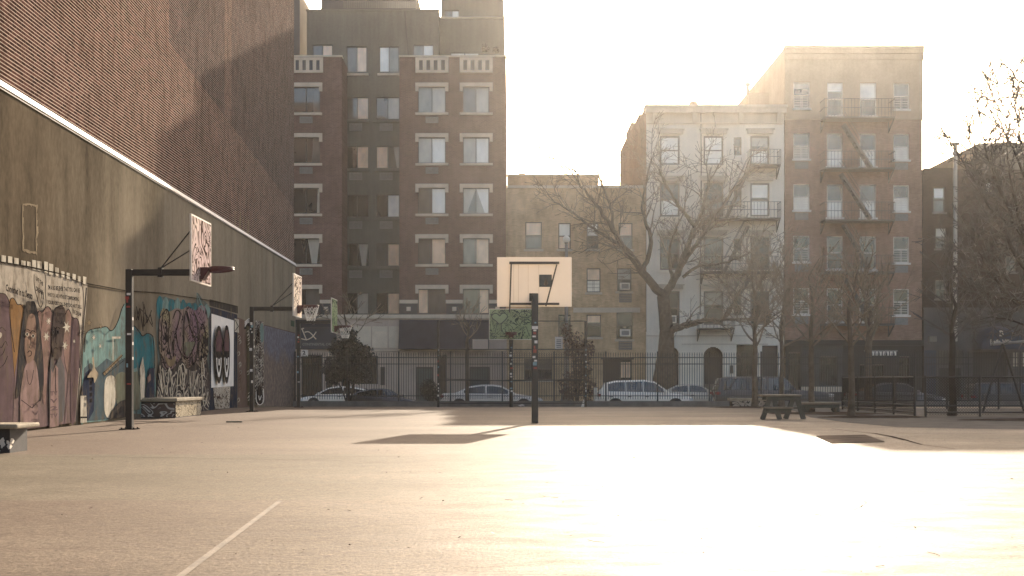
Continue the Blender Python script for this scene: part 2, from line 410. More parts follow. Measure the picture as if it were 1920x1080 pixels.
# ================================================================ THE SETTING
rnd = random.Random(7)
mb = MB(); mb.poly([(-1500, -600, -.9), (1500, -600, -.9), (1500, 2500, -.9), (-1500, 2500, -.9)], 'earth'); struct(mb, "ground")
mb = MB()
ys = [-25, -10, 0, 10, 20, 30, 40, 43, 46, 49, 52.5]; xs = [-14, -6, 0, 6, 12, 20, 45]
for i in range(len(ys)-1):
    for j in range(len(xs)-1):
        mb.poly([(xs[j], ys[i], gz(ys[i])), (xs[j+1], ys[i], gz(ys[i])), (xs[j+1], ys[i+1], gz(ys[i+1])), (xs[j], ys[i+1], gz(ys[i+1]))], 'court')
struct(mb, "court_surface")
mb = MB(); mb.box(-70, 70, 52.9, 55.9, -.9, -.5, 'concrete'); struct(mb, "near_pavement")
mb = MB(); mb.poly([(-70, 55.9, -.66), (70, 55.9, -.66), (70, 66, -.66), (-70, 66, -.66)], 'asphalt'); struct(mb, "road")
mb = MB(); mb.box(-70, 70, 66, 70.35, -.9, -.5, 'concrete'); struct(mb, "far_pavement")
# worn court lines, cracks, soil
def strip(mb, pts, w, mat, z=.004):
    for a, b in zip(pts, pts[1:]):
        a, b = Vector(a), Vector(b); t = (b-a).normalized(); n = Vector((-t.y, t.x, 0))*w/2
        mb.poly([(p.x, p.y, gz(p.y)+z) for p in (a-n, b-n, b+n, a+n)], mat)
def G(px, py):                      # a pixel on the flat court
    Y = F*EYE/(py-HZ); return Vector((PX(px, Y), Y, 0))
mb = MB()
strip(mb, [G(300, 1110), G(525, 940)], .045, 'line')
strip(mb, [G(60, 854), G(640, 862)], .04, 'line')
struct(mb, "court_line")
mb = MB()
pts = [G(1560, 804), G(1600, 809), G(1640, 813), G(1668, 818), G(1700, 826), G(1728, 834)]
for k, w in enumerate((.03, .05, .07, .09, .05)): strip(mb, pts[k:k+2], w, 'soil')
strip(mb, [G(1728, 834), G(1790, 842)], .02, 'soil')
rk = random.Random(77)
for px_, py_, n_, st_ in ((930, 938, 7, 9), (1000, 946, 6, 10), (1250, 880, 9, 16), (1500, 960, 8, 14), (1740, 900, 7, 14)):
    q = [G(px_, py_)]; a_ = rk.uniform(-.5, .5)
    for _ in range(n_): a_ += rk.uniform(-.7, .7); q.append(q[-1]+Vector((math.cos(a_), math.sin(a_), 0))*st_*.012*rk.uniform(.6, 1.5))
    for k in range(n_): strip(mb, q[k:k+2], rk.uniform(.003, .008), 'soil')
struct(mb, "court_crack")
mb = MB()
def bed(cx, cy, rx, ry, seed):
    r = random.Random(seed); k = 26; m = mb.mi('soil'); k0 = len(mb.v)
    mb.v.append((cx, cy, gz(cy)+.05))
    for ring_, h in ((.55, .04), (1.0, .006)):
        for i in range(k):
            a = 2*math.pi*i/k; q = ring_*(1+r.uniform(-.22, .22))
            mb.v.append((cx+rx*q*math.cos(a), cy+ry*q*math.sin(a), gz(cy)+h*r.uniform(.6, 1.3)))
    for i in range(k):
        j = (i+1) % k
        mb.f.append((k0, k0+1+i, k0+1+j)); mb.i.append(m)
        mb.f.append((k0+1+i, k0+1+k+i, k0+1+k+j, k0+1+j)); mb.i.append(m)
bed(9.2, 33.0, 1.6, 1.2, 1); bed(9.6, 29.7, 1.5, .7, 2); bed(8.6, 40, 1.4, .8, 4); bed(13.6, 27.6, 2.4, .9, 3); bed(8.2, 14.6, 1.0, .35, 5)
struct(mb, "soil_patch")

mb = MB()
edge = [G(1490, 771), G(1520, 783), G(1590, 793), G(1682, 801), G(1800, 804), G(1925, 806), G(2200, 808)]
far_ = [Vector((27, 39, 0)), Vector((9.4, 39, 0))]
mb.poly([(v.x, v.y, .004) for v in edge+far_], 'play_asphalt'); struct(mb, "play_area_surface")
mb = MB(); strip(mb, edge[3:], .05, 'line', .009); struct(mb, "play_area_edge")

# ================================================================ LONG SIDE WALL BUILDING (left)
wy0, wy1, wtop = -14.0, 53.4, 22.5
root = thing("wall_building", "huge brick building side wall over stained plaster covered in murals", "building", (wx(20)-4, 20, 0))
def wallbox(mb, y0, y1, z0, z1, off, depth, mat):
    mb.hexa([(wx(y0)-depth, y0, z0), (wx(y0)+off, y0, z0), (wx(y1)+off, y1, z0), (wx(y1)-depth, y1, z0),
             (wx(y0)-depth, y0, z1), (wx(y0)+off, y0, z1), (wx(y1)+off, y1, z1), (wx(y1)-depth, y1, z1)], mat)
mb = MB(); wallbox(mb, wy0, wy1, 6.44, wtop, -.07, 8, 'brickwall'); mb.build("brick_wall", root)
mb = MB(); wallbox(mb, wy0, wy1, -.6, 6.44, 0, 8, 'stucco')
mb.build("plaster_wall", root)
mb = MB()      # sloping white coping on the shoulder where brick meets plaster
mb.hexa([(wx(wy0)-.069, wy0, 6.42), (wx(wy0)+.05, wy0, 6.42), (wx(wy1)+.05, wy1, 6.42), (wx(wy1)-.069, wy1, 6.42),
         (wx(wy0)-.069, wy0, 6.56), (wx(wy0)+.0, wy0, 6.545), (wx(wy1)+.0, wy1, 6.545), (wx(wy1)-.069, wy1, 6.56)], 'ledge')
mb.build("coping", root)
mb = MB(); wallbox(mb, wy0, wy1, 6.375, 6.418, .03, .0, 'flash'); mb.build("flashing", root)
mb = MB()
cable = [(-40, 476), (0, 491), (60, 501), (120, 515), (165, 532), (235, 545), (300, 549), (393, 563), (444, 574)]
mb.tube([Wp(x, y, .03) for x, y in cable], .012, 'cable_black', 5); mb.build("cable", root)
mb = MB()      # ragged plaster edge of an old blocked opening
rp = random.Random(8)
def ragged(x0, y0, x1, y1, w):
    n = 7
    L_ = [(x0+(x1-x0)*k/n+rp.uniform(-1, 1), y0+(y1-y0)*k/n+rp.uniform(-1, 1)) for k in range(n+1)]
    for k in range(n):
        (ax, ay), (bx_, by_) = L_[k], L_[k+1]; wa, wb = w*rp.uniform(.5, 1.4), w*rp.uniform(.5, 1.4)
        v = abs(y1-y0) > abs(x1-x0); q = [(ax, ay), (bx_, by_), (bx_+(wb if v else 0), by_+(0 if v else wb)), (ax+(wa if v else 0), ay+(0 if v else wa))]
        mb.poly([Wp(x, y, .008) for x, y in q], 'patch')
ragged(43, 381, 72, 384, 4); ragged(42, 466, 70, 473, 5); ragged(42, 384, 42, 468, 3); ragged(68, 388, 67, 472, 3)
mb.build("plaster_patch", root)
for x, y0, y1, w in ((450, 398, 432, 3), (457, 408, 436, 1.5), (465, 411, 440, 3), (441, 395, 424, 1.5)):     # lime runs above the ledge
    mb = MB(); mb.poly([Wp(x, y0, -.055), Wp(x+w*.6, y0, -.055), Wp(x+w*.5, y1, -.055), Wp(x-w*.8, y1, -.055)], 'patch'); mb.build("lime_streak", root)

class Mural:
    """flat paint on the wall, drawn in photograph pixels and projected onto the wall plane"""
    def __init__(s): s.b = MB(); s.k = 0
    def up(s): s.k += 1; return .006+.0025*s.k
    def area(s, pts, mat): s.b.poly([Wp(x, y, s.o) for x, y in pts], mat); return s
    def fill(s, pts, mat): s.o = s.up(); return s.area(pts, mat)
    def line(s, pts, w, mat, new=True):
        if new: s.o = s.up()
        for (ax, ay), (bx, by) in zip(pts, pts[1:]):
            l = math.hypot(bx-ax, by-ay) or 1; nx, ny = -(by-ay)/l*w/2, (bx-ax)/l*w/2
            ex, ey = (bx-ax)/l*w*.3, (by-ay)/l*w*.3
            s.area([(ax-nx-ex, ay-ny-ey), (bx-nx+ex, by-ny+ey), (bx+nx+ex, by+ny+ey), (ax+nx-ex, ay+ny-ey)], mat)
            s.o += .00004
        return s
    def text(s, body, x0, y0, x1, y1, h, mat, h1=None):
        s.o = s.up(); h1 = h1 or h
        add_text(s.b, body, lambda u, v: Wp(x0+(x1-x0)*u, y0+(y1-y0)*u-(h+(h1-h)*u)*v, s.o), mat)
    def star(s, x, y, r, mat, spin=0, asp=.75):
        pts = []
        for i in range(12):
            q = r if i % 2 == 0 else r*.36; a = math.pi*i/6+spin
            pts.append((x+q*math.cos(a)*asp, y+q*math.sin(a)*1.2))
        s.fill(pts, mat)
def smooth(pts, closed=False, n=5):
    out = []; k = len(pts)
    rng = range(k if closed else k-1)
    for i in rng:
        p0 = pts[(i-1) % k] if closed or i > 0 else pts[i]; p1 = pts[i]; p2 = pts[(i+1) % k]
        p3 = pts[(i+2) % k] if closed or i+2 < k else p2
        for j in range(n):
            t = j/n
            out.append(tuple(.5*(2*p1[c]+(p2[c]-p0[c])*t+(2*p0[c]-5*p1[c]+4*p2[c]-p3[c])*t*t+(3*p1[c]-p0[c]-3*p2[c]+p3[c])*t**3) for c in (0, 1)))
    if not closed: out.append(pts[-1])
    return out
ink = paint("mural black", (.022, .02, .024)); beige = paint("mural grey beige", (.50, .44, .36)); pale = paint("mural pale", (.66, .60, .49))
plum = paint("mural plum", (.165, .115, .12)); ochre = paint("mural ochre", (.30, .175, .085)); rose = paint("mural rose", (.33, .215, .185))
hair = paint("mural charcoal", (.055, .052, .054)); skin = paint("mural brown skin", (.30, .20, .155)); dress = paint("mural dusty pink", (.34, .235, .215))
dkskin = paint("mural dark skin", (.095, .075, .07)); slate = paint("mural slate", (.14, .13, .13)); mauve = paint("mural mauve", (.24, .17, .165))
teal = paint("mural teal", (.05, .20, .235)); aqua = paint("mural pale aqua", (.22, .34, .32)); navyp = paint("mural navy", (.035, .045, .075))
sage = paint("mural sage", (.20, .21, .155)); cream = paint("mural cream", (.62, .56, .46)); white = pm("mural white", (.80, .76, .70), .9, .12, 3, bmp=.1, streak=.3); tanp = paint("mural tan", (.31, .235, .15))
brownp = paint("mural brown", (.125, .08, .062)); lilac = paint("mural lilac", (.205, .135, .165)); greyd = paint("mural dark grey", (.06, .056, .056))

# --- painted crowd of tall faces
m = Mural()
m.fill([(-45, 486), (0, 492), (60, 502), (120, 516), (164, 532), (163, 560), (156, 640), (151, 720), (142, 790), (100, 797), (40, 806), (-45, 818)], beige)
for k, (x, y, w, h) in enumerate(((2, 478, 9, 14), (15, 480, 8, 14), (27, 483, 8, 13), (40, 488, 8, 12), (51, 490, 7, 12), (60, 487, 8, 18), (70, 489, 8, 18), (83, 490, 7, 20), (92, 494, 8, 20), (104, 501, 6, 15), (115, 508, 6, 10), (125, 511, 6, 11), (136, 513, 6, 10), (146, 517, 5, 10), (156, 518, 6, 14))):
    m.fill([(x, y), (x+w, y+1.5), (x+w, y+h+2), (x, y+h)], pale)
m.fill(smooth([(-45, 600), (-40, 560), (-15, 552), (5, 550), (13, 556), (18, 572), (20, 610), (27, 660), (30, 720), (28, 807), (-45, 818)], True), plum)
m.fill(smooth([(17, 575), (20, 561), (25, 559), (30, 566), (33, 571), (39, 571), (44, 578), (40, 640), (36, 690), (30, 745), (26, 690)], True), ochre)
m.fill([(28, 700), (38, 640), (60, 640), (78, 640), (90, 700), (100, 640), (128, 620), (150, 620), (147, 700), (141, 792), (60, 803), (24, 808)], mauve)
m.fill(smooth([(70, 590), (73, 583), (80, 584), (86, 576), (92, 576), (98, 586), (97, 640), (90, 690), (84, 760), (76, 700)], True), rose)
m.fill(smooth([(118, 600), (123, 584), (128, 580), (133, 588), (136, 600), (137, 640), (132, 700), (122, 680)], True), rose)
m.fill(smooth([(133, 612), (140, 596), (147, 602), (150, 625), (148, 700), (140, 785), (133, 780)], True), plum)
m.fill(smooth([(48, 570), (57, 565), (66, 568), (73, 600), (80, 660), (82, 720), (74, 752), (66, 690), (50, 660), (44, 720), (38, 736), (30, 745), (34, 690), (40, 620)], True), hair)
m.fill(smooth([(50, 606), (54, 592), (60, 588), (66, 596), (68, 630), (66, 660), (62, 680), (63, 700), (50, 700), (50, 680), (46, 650)], True), skin)
m.fill(smooth([(46, 690), (55, 680), (64, 676), (70, 694), (74, 744), (66, 755), (60, 765), (44, 752), (38, 742)], True), dress)
m.fill([(38, 748), (60, 765), (66, 755), (71, 752), (71, 797), (38, 803)], dress)
m.fill(smooth([(98, 620), (101, 584), (108, 575), (118, 574), (123, 590), (119, 640), (114, 670), (102, 672), (97, 650)], True), dkskin)
m.fill([(95, 672), (102, 668), (100, 700), (108, 676), (113, 668), (121, 690), (122, 760), (118, 790), (93, 800), (92, 720)], slate)
m.fill([(96, 690), (99, 700), (104, 684), (109, 690), (110, 799), (93, 802)], dress)
# faces
for x, y, w in ((51, 626, 5.5), (62, 629, 5.0), (100, 622, 3.6), (108, 622, 4)):
    m.line(smooth([(x-w, y-4), (x-w*.3, y-9), (x+w, y-6)]), 1.5, ink)
    m.fill(smooth([(x-w*.7, y+1), (x, y-3), (x+w*.7, y+1), (x, y+5)], True), beige if x < 90 else slate); m.fill(smooth([(x-1.4, y), (x, y-2), (x+1.6, y), (x, y+4)], True), ink)
m.line(smooth([(58, 632), (57, 645), (55, 651), (58, 653)]), 1.1, ink); m.line(smooth([(52, 661), (55, 658), (59, 660), (58, 666), (54, 668)]), 1.4, ink)
m.line(smooth([(104, 628), (104, 640), (106, 645)]), 1.1, ink); m.line(smooth([(101, 654), (105, 652), (109, 655)]), 1.3, ink)
m.line(smooth([(50, 694), (52, 714), (56, 721), (60, 712), (63, 694)]), 1.0, ink); m.line([(40, 750), (60, 765), (72, 752)], 1.2, ink)
m.line(smooth([(-5, 640), (2, 652), (10, 640), (14, 648)]), 1.3, ink); m.line(smooth([(-3, 618), (4, 614), (10, 620)]), 1.3, ink); m.fill(smooth([(-3, 628), (1, 623), (4, 628), (0, 634)], True), beige)
m.line(smooth([(0, 668), (6, 662), (10, 650)]), 1.2, ink); m.line(smooth([(0, 690), (8, 682), (14, 668)]), 1.2, ink)
for pts in ([(-40, 560), (-15, 552), (5, 550), (13, 556), (18, 572), (20, 610), (27, 660)], [(17, 575), (20, 561), (25, 559), (30, 566), (33, 571), (39, 571), (44, 578)],
            [(70, 590), (73, 583), (80, 585), (86, 576), (92, 576), (98, 586)], [(98, 620), (101, 584), (108, 575), (121, 572)], [(122, 590), (128, 580), (133, 588), (136, 600), (141, 596), (147, 602), (150, 625)],
            [(64, 515), (64, 530), (66, 545), (70, 560), (73, 572), (77, 576), (80, 568)], [(84, 512), (86, 525), (85, 545), (86, 572), (80, 584)], [(152, 530), (156, 548), (156, 580), (152, 640), (149, 690)], [(104, 690), (104, 720), (105, 740)]):
    m.line(smooth(pts), 1.4, ink)
m.line([(162, 540), (157, 600), (152, 680), (143, 788)], 2.6, greyd)
for i, (x, y, r) in enumerate(((91, 602, 7), (87, 631, 9), (125, 613, 11), (122, 648, 8), (139, 640, 4))): m.star(x, y, r+1.5, ink, i); m.star(x, y, r, cream, i)
m.text("Convicted in tu Senso", 11, 546, 61, 562, 14, ink, 14)
m.text("LIVE THE", 67, 525, 81, 537, 8, ink); m.text("DREAM", 67, 545, 80, 553, 9, ink); m.line([(78, 548), (78.5, 560)], 1.4, ink); m.line([(81, 548), (81.5, 561)], 1.4, ink)
m.text("I'M A BIG BELIEVER THAT YOU CAN BE", 90, 543, 150, 549, 9, ink, 8.5)
m.text("WHO YOU ARE WITHOUT COMPROMISING", 89, 556, 148, 565, 8, ink, 7.5)
m.text("YOUR POSITION  THEY DO NOT SELL", 89, 570, 153, 579, 7.5, ink, 7)
m.text("THE DREAM", 136, 588, 152, 594, 8, ink, 8)
for k in range(4): m.text("TV 25"[k % 3:k % 3+2], 94, 742+k*14, 108, 741+k*14, 8, plum)
m.b.build("portrait_mural", root, label="mural of tall painted faces under handwritten lines")

# --- blue city mural
m = Mural()
m.fill(smooth([(158, 640), (164, 622), (172, 617), (190, 614), (200, 612), (207, 620), (214, 616), (222, 600), (228, 580), (234, 569), (239, 574), (240, 600), (252, 612), (262, 620), (268, 630), (276, 625), (285, 629), (290, 640), (291, 700), (290, 770), (240, 776), (200, 788), (160, 792), (152, 790), (154, 700)], True), aqua)
m.fill(smooth([(240, 604), (252, 612), (262, 620), (268, 630), (276, 625), (285, 629), (290, 650), (289, 700), (280, 720), (262, 690), (245, 690), (238, 650)], True), teal)
m.fill([(158, 690), (170, 680), (180, 690), (200, 672), (215, 680), (240, 668), (240, 776), (200, 786), (156, 790)], paint("mural blue grey", (.10, .135, .15)))
m.fill([(152, 735), (160, 700), (170, 690), (178, 720), (176, 770), (166, 788), (152, 790)], navyp)
m.fill(smooth([(196, 725), (200, 708), (210, 704), (216, 712), (218, 740), (212, 770), (204, 784), (196, 770)], True), pale)
m.fill(smooth([(216, 712), (222, 700), (232, 698), (238, 710), (238, 760), (230, 775), (220, 760)], True), sage)
m.fill([(193, 699), (228, 664), (230, 668), (196, 704)], tanp); m.line([(193, 700), (230, 666)], 1, ink); m.line([(196, 705), (232, 676)], 1, ink)
for k in range(6): m.line([(197+k*6, 698-k*5.6), (199+k*6, 701-k*5.2)], .8, ink)
m.fill([(204, 786), (212, 768), (226, 752), (238, 748), (238, 782)], greyd)
m.fill([(262, 692), (268, 668), (272, 700), (271, 745), (264, 750)], pale); m.fill([(272, 745), (280, 690), (290, 690), (290, 765), (272, 768)], navyp)
m.fill([(240, 700), (258, 696), (264, 740), (262, 768), (240, 770)], sage); m.fill([(276, 708), (282, 700), (283, 712), (278, 718)], rose)
m.fill(smooth([(168, 700), (174, 690), (173, 672), (176, 670), (178, 690), (184, 700), (182, 708), (177, 718), (175, 708), (164, 708)], True), paint("mural sand", (.42, .34, .24)))
m.fill([(151, 742), (162, 742), (163, 792), (151, 793)], cream); m.fill([(151, 781), (163, 781), (163, 784), (151, 784)], ink)
m.fill([(210, 631), (226, 631), (226, 635), (210, 635)], cream); m.line([(212, 636), (212, 676)], 1.5, pale)
for pts in ([(158, 660), (160, 630), (168, 619), (190, 614), (200, 613), (207, 620), (214, 616), (222, 600), (228, 580), (233, 570)], [(242, 606), (254, 613), (262, 624), (268, 630), (276, 625), (285, 629), (288, 640), (290, 690)]):
    m.line(smooth(pts), 1.7, ink)
for i, (x, y, r) in enumerate(((176, 633, 5), (188, 649, 4.5), (167, 605, 6), (189, 612, 4), (155, 622, 4))): m.star(x, y, r+1.3, ink, i); m.star(x, y, r, cream if i < 2 else tanp, i)
for pts in ([(256, 575), (260, 600), (263, 580), (268, 620), (270, 570), (276, 605), (284, 582)], [(256, 600), (262, 578), (274, 590), (286, 612)], [(268, 566), (270, 612), (282, 590), (286, 608)]): m.line(pts, 1.6, ink)
for k in range(4): m.fill([(168, 715+k*11), (173, 714+k*11), (173, 721+k*11), (168, 722+k*11)], ink)
m.b.build("city_mural", root, label="teal mural of a bridge and towers with a black wavy outline")

# --- lettering graffiti piece
m = Mural(); rg = random.Random(3)
m.fill(smooth([(292, 600), (296, 570), (303, 556), (330, 563), (352, 568), (366, 566), (370, 549), (380, 562), (392, 580), (392, 660), (391, 770), (340, 776), (292, 772), (296, 690)], True), paint("mural grey teal", (.13, .16, .15)))
for x in range(300, 392, 11): m.fill(smooth([(x-6, 566+(x-300)*.14), (x, 556+(x-300)*.15+rg.uniform(-3, 3)), (x+6, 568+(x-300)*.14), (x+5, 592), (x-1, 598), (x-5, 590)], True), teal if rg.random() < .6 else aqua)
m.fill(smooth([(297, 690), (310, 668), (330, 682), (345, 665), (360, 680), (380, 660), (391, 690), (390, 768), (345, 775), (298, 770)], True), greyd)
lett = scribble("letter fills", (.20, .125, .16), (.02, .018, .022), .95, .40, .60, (.235, .20, .125), 2.8)
lett2 = scribble("letter underside", (.04, .036, .038), (.42, .37, .30), .9, .4, .6, (.06, .05, .05), 2.6)
m.fill(smooth([(298, 640), (300, 596), (306, 578), (318, 584), (330, 578), (342, 580), (353, 574), (366, 582), (378, 572), (389, 590), (390, 660), (380, 690), (366, 680), (352, 690), (340, 676), (322, 692), (308, 690), (302, 668)], True), lett)
m.fill(smooth([(299, 700), (312, 694), (330, 696), (345, 686), (360, 696), (380, 690), (391, 700), (390, 768), (345, 775), (299, 770)], True), lett2)
for pts in ([(303, 660), (304, 600), (312, 580), (318, 596), (315, 640), (322, 684), (312, 690), (304, 668)], [(324, 598), (331, 582), (338, 590), (331, 622), (334, 650), (341, 668), (330, 680), (324, 650), (329, 625)],
            [(344, 668), (345, 606), (350, 584), (356, 612), (366, 642), (352, 672), (345, 660)], [(364, 586), (371, 610), (370, 660), (362, 684), (359, 640)], [(372, 662), (375, 620), (381, 608), (386, 632), (383, 664), (376, 676), (372, 662)], [(376, 640), (379, 626), (382, 640), (379, 656)]):
    m.line(smooth(pts, False, 6), 2.0, ink)
m.fill(smooth([(346, 643), (362, 641), (365, 643), (353, 668), (347, 660)], True), sage); m.fill(smooth([(310, 668), (320, 675), (329, 667), (327, 684), (316, 686)], True), tanp)
for pts in ([(305, 690), (312, 740), (318, 690), (326, 770)], [(330, 770), (334, 700), (340, 690), (347, 760)], [(356, 705), (360, 740), (372, 700), (352, 770)], [(378, 680), (382, 760), (390, 735)], [(338, 690), (342, 682), (347, 692), (345, 720), (341, 730), (338, 715), (338, 692)], [(300, 686), (304, 730), (298, 700)], [(362, 735), (366, 755), (372, 770)], [(380, 672), (383, 700), (377, 705)]):
    m.line(smooth(pts), 1.6, pale)
for i in range(26):
    x, y = rg.uniform(303, 388), rg.uniform(584, 670); m.line(smooth([(x, y), (x+rg.uniform(-6, 6), y+8), (x+rg.uniform(-4, 4), y+16), (x+rg.uniform(-7, 7), y+22)]), 1.1, ink if i % 3 else lilac)
m.line([(369, 549), (371, 572), (383, 582), (369, 549)], 1.4, aqua)
m.b.build("lettering_mural", root, label="lilac and teal graffiti lettering with white strokes below")

# --- poster of half closed eyes
m = Mural()
m.fill([(392, 575), (445, 590), (445, 766), (392, 770)], navyp)
m.fill([(393, 561), (446, 574), (446, 588), (393, 573)], greyd)
m.fill([(396.5, 588), (438.5, 601), (438, 724), (396, 727)], white)
m.fill([(400, 727), (432, 724), (430, 765), (403, 767)], scribble("poster skirt", (.50, .45, .37), (.10, .07, .055), 2.2))
for k in range(34):
    x, y = rg.uniform(402, 430), rg.uniform(734, 762); m.line([(x, y), (x+rg.uniform(-2, 2), y+rg.uniform(2, 6))], 1.2, brownp)
def eye(x0, x1, yt, yb):
    cx = (x0+x1)/2; ym = yt+(yb-yt)*.48; w = (x1-x0)/2
    L_ = [(cx-w*.62, ym), (cx-w, yt+(yb-yt)*.34), (cx-w*.8, yt+8), (cx, yt), (cx+w*.8, yt+8), (cx+w, yt+(yb-yt)*.34), (cx+w*.9, ym)]
    outer = smooth([(cx-w, ym), (cx-w, yt+(yb-yt)*.25), (cx-w*.5, yt+4), (cx, yt), (cx+w*.55, yt+5), (cx+w, yt+(yb-yt)*.25), (cx+w, ym), (cx+w*.85, yb-22), (cx+w*.3, yb-2), (cx-w*.25, yb-2), (cx-w*.8, yb-24)], True)
    m.fill(outer, ink)
    m.fill([(cx-w*.72, ym-4), (cx-w*.7, yt+26), (cx-w*.2, yt+9), (cx+w*.3, yt+9), (cx+w*.74, yt+26), (cx+w*.76, ym-4)], paint("mural mulberry", (.16, .085, .10)))
    m.fill([(cx-w*.72, ym+8), (cx+w*.72, ym+8), (cx+w*.62, yb-30), (cx+w*.2, yb-12), (cx-w*.2, yb-12), (cx-w*.6, yb-30)], white)
    m.fill(smooth([(cx-w*.38, ym+8), (cx+w*.42, ym+8), (cx+w*.4, ym+24), (cx, ym+36), (cx-w*.36, ym+24)], True), ink)
    m.fill([(cx-w*.1, ym+10), (cx+w*.2, ym+10), (cx+w*.2, ym+22), (cx-w*.1, ym+22)], white)
eye(403.5, 417.5, 611, 719); eye(419, 431, 610, 719)
m.b.build("eyes_poster", root, label="white painted panel of two long half closed eyes in a dark blue frame")

# --- narrow painted strips and the speckled brown end of the wall
m = Mural()
m.fill([(445, 595), (458, 600), (463, 640), (468, 763), (446, 765), (446, 640)], paint("mural flesh", (.225, .15, .125)))
m.fill([(440, 597), (448, 599), (448, 624), (440, 622)], pale); m.line([(441, 600), (447, 612), (441, 620)], 1.2, ink)
m.fill(smooth([(457, 616), (464, 600), (470, 598), (470, 614)], True), ink)
for k in range(4): m.line(smooth([(459, 613-k*3), (464, 605-k*2), (469, 606-k*3)]), .8, white)
strip_s = scribble("strip tags", (.035, .032, .034), (.50, .46, .40), 1.5, .4, .6, (.07, .055, .05), 2.6)
m.fill([(478, 600), (494, 604), (494, 758), (478, 760)], strip_s)
m.fill([(462, 612), (470, 612), (470, 762), (464, 760)], paint("mural olive", (.11, .095, .06)))
for k in range(60):
    x, y = (rg.choice((481, 487, 491, 466, 449))+rg.uniform(-2, 2), rg.uniform(620, 750)); m.line(smooth([(x-2, y), (x+1, y-3), (x+2, y+2), (x-1, y+5)]), .9, pale if k % 3 else brownp)
m.fill(smooth([(481, 745), (482, 730), (487, 722), (492, 735), (491, 755), (485, 758)], True), ink); m.line(smooth([(480, 735), (481, 752), (487, 759), (494, 752), (494, 730)]), 1.2, white); m.line(smooth([(485, 742), (487, 750), (490, 742)]), 1, white)
m.fill(smooth([(488, 612), (491, 606), (494, 612), (494, 638), (489, 640)], True), aqua)
m.b.build("painted_strip", root, label="narrow dark and flesh coloured strips with white scribbles")
m = Mural()
spk, N, L, b = nmat("speckled mural")
v = coords(N, L, (1, 1, 1)); s_ = N.new("ShaderNodeSeparateXYZ"); L.new(v, s_.inputs[0])
f_ = math_node(N, L, 'ADD', math_node(N, L, 'MULTIPLY', s_.outputs[2], .30), math_node(N, L, 'MULTIPLY', noise(N, L, v, .9, 4), .6))
cc = ramp(N, L, f_, .85, 1.45, (.115, .085, .072), (.075, .08, .115))
cc = mixc(N, L, .9, cc, ramp(N, L, noise(N, L, coords(N, L, (9, 9, 5)), 1.0, 3, .7), .42, .62, (.55,)*3, (1.9, 1.8, 1.7)), 'MULTIPLY')
L.new(cc, b.inputs["Base Color"]); b.inputs["Roughness"].default_value = .85
m.fill([(495, 609), (553.5, 624), (553.5, 762), (495, 762)], spk)
m.line([(495, 609.5), (553, 624.5)], 1.2, brownp)
m.b.build("speckled_panel", root, label="brown and blue speckled painted panel at the far end")
mb = MB(); mb.poly([Wp(545, 600, .01), Wp(552, 602, .01), Wp(552, 613, .01), Wp(545, 611, .01)], paint("mural green tag", (.07, .12, .08))); mb.build("tag_mark", root)

# ================================================================ BUILDINGS ACROSS THE STREET
def facade(mb, x0, x1, z0, z1, Y, ops, mat, reveal=.18):
    xs = sorted({x0, x1, *[o[0] for o in ops], *[o[1] for o in ops]}); zs = sorted({z0, z1, *[o[2] for o in ops], *[o[3] for o in ops]})
    xs = [x for x in xs if x0 <= x <= x1]; zs = [z for z in zs if z0 <= z <= z1]
    for i in range(len(xs)-1):
        for j in range(len(zs)-1):
            cx, cz = (xs[i]+xs[i+1])/2, (zs[j]+zs[j+1])/2
            if any(o[0] < cx < o[1] and o[2] < cz < o[3] for o in ops): continue
            mb.poly([(xs[i], Y, zs[j]), (xs[i+1], Y, zs[j]), (xs[i+1], Y, zs[j+1]), (xs[i], Y, zs[j+1])], mat)
    for a, b, c, e in ops:
        y2 = Y+reveal
        a, b, c, e = max(a, x0), min(b, x1), max(c, z0), min(e, z1)
        mb.poly([(a, Y, c), (a, y2, c), (a, y2, e), (a, Y, e)], mat); mb.poly([(b, Y, c), (b, Y, e), (b, y2, e), (b, y2, c)], mat)
        mb.poly([(a, Y, e), (a, y2, e), (b, y2, e), (b, Y, e)], mat); mb.poly([(a, Y, c), (b, Y, c), (b, y2, c), (a, y2, c)], mat)
def mass(mb, x0, x1, y0, y1, z0, z1, side, front=None, back=.3):
    """closed body behind a facade sheet: sides flush with the sheet, core set back behind the panes"""
    mb.box(x0+.02, x1-.02, y0+back, y1, z0, z1-.04, side)
    for x in (x0, x1): mb.poly([(x, y0, z0), (x, y1, z0), (x, y1, z1), (x, y0, z1)], side)
    mb.poly([(x0, y0, z1), (x1, y0, z1), (x1, y1, z1), (x0, y1, z1)], side)
def W4(px0, px1, py0, py1, Y): return (PX(px0, Y), PX(px1, Y), PZ(py1, Y), PZ(py0, Y))
